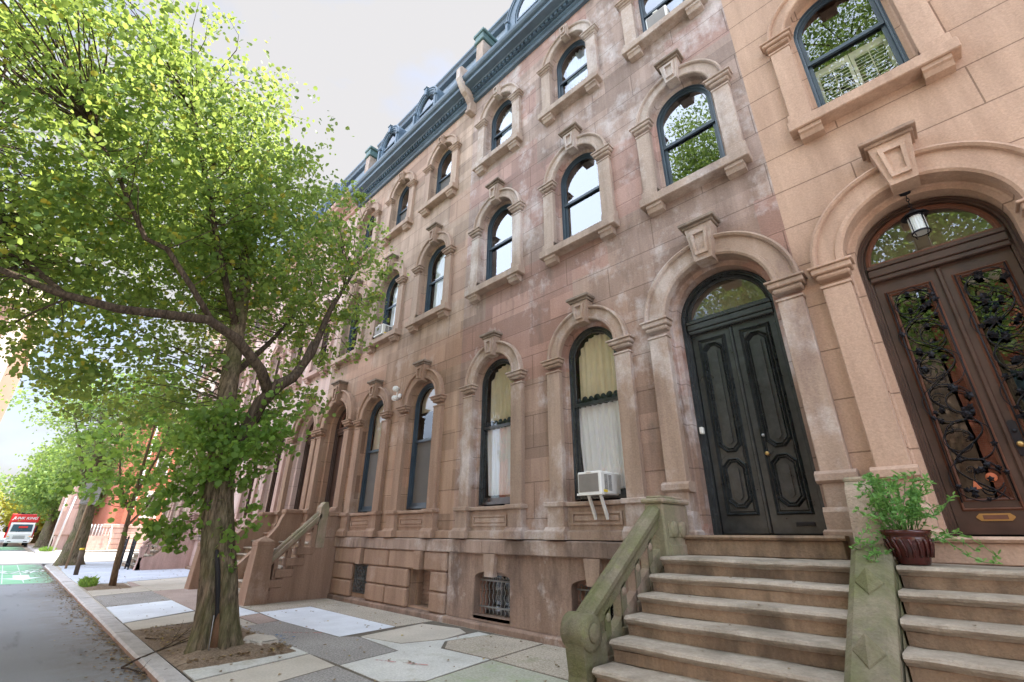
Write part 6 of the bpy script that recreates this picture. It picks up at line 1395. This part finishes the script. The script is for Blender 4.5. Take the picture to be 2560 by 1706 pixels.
b.sy(yy - .85, yy + .85, [(xx, gz + .3), (xx + .02, gz + .75), (xx - .2, gz + .88), (xx - 1.1, gz + .98), (xx - 1.7, gz + 1.42), (xx - 3.2, gz + 1.44), (xx - 3.9, gz + 1.0), (xx - 4.4, gz + .95), (xx - 4.4, gz + .3)]); b.build('body', MT['wht'], cr_)
b = MB(); b.add([(xx - 1.08, yy - .7, gz + 1.0), (xx - 1.08, yy + .7, gz + 1.0), (xx - 1.66, yy + .62, gz + 1.4), (xx - 1.66, yy - .62, gz + 1.4)], [(0, 1, 2, 3)]); b.v = [(x + .02, y, z + .01) for x, y, z in b.v]; b.build('windscreen', MT['windscreen'], cr_)
b = MB(); b.box(xx - .01, xx + .035, yy - .8, yy + .8, gz + .55, gz + .66); b.build('stripe', MT['red'], cr_)
for s_ in (-1, 1):
    for dx in (-.8, -3.6): b = MB(); b.disc_y(xx + dx, gz + .32, [(.22, yy + s_ * .66), (.32, yy + s_ * .68), (.32, yy + s_ * .86), (.22, yy + s_ * .88)], 18); b.build('wheel', MT['tyre'], cr_)
    b = MB(); b.bbox(xx - .05, xx + .03, *sorted((yy + s_ * .5, yy + s_ * .78)), gz + .68, gz + .8, .02); b.build('headlight', MT['frost'], cr_)
# ------------------------------------------------------------------ the other side of the street (behind the camera, mirrored in the glass)
OG = 'houses across the street'
for i, (x0, x1, mt, h) in enumerate(((-26, -16.5, 'brick', 11), (-16.4, -8, 'h5', 12.5), (-7.9, .5, 'h3t', 12), (.6, 9, 'brick', 12), (9.1, 18, 'h5', 11))):
    hh = thing('row_house', ['red brick', 'cream', 'brownstone', 'second red brick', 'second cream'][i] + ' house on the opposite side of the street behind the camera', 'house', (x0, -12, 0), OG)
    b = MB(); b.box(x0, x1, -24, -12, 0, h); b.build('wall', MT[mt], hh)
    x_ = x0 + 1
    while x_ < x1 - 1:
        for z_ in (1.8, 5.4, 8.6):
            b = MB(); b.box(x_, x_ + 1.2, -12.02, -11.9, z_, z_ + 2.2); f = b.build('window', MT['windscreen'], hh)
            b = MB(); b.box(x_ - .15, x_ + 1.35, -12.02, -11.85, z_ + 2.2, z_ + 2.5); b.box(x_ - .15, x_ + 1.35, -12.02, -11.8, z_ - .2, z_); b.build('lintel', MT['h1t'], f)
        x_ += 2.7
    b = MB(); b.box(x0, x1, -12.0, -11.5, h - .6, h + .2); b.build('cornice', MT['h5'], hh)
tree('street_tree', 'tall tree behind the camera opposite the brown doors', (1.5, -6.5, 0), [(1.5, -6.5, 0), (1.5, -6.4, 3), (1.5, -6.3, 5), (1.4, -6.2, 13), (1.3, -6, 21)], [.4, .33, .3, .2, .06], [((1.5, -6.2, 17), (4.2, 3.4, 7.5)), ((2, -6.4, 9.5), (3.6, 2.8, 3))], 2600, 14, .4, .15, MT['leaf4'], MT['bark'], 31, 60, tw=.03)
tree('street_tree', 'tree behind the camera opposite the grey house', (-5.2, -9.2, 0), [(-5.2, -9.2, 0), (-5.2, -9.2, 3), (-5.2, -9.2, 5), (-5.6, -9.0, 12), (-5.8, -8.6, 19)], [.35, .3, .26, .16, .05], [((-5.6, -8.8, 17), (3.2, 3.0, 8.5))], 3000, 14, .4, .15, MT['leaf4'], MT['bark'], 32, 50, tw=.03)
# ------------------------------------------------------------------ tidy up
for o in list(bpy.data.objects):
    if '_loc' in o: del o['_loc']
    if o.type == 'MESH' and o.data.polygons:
        pass
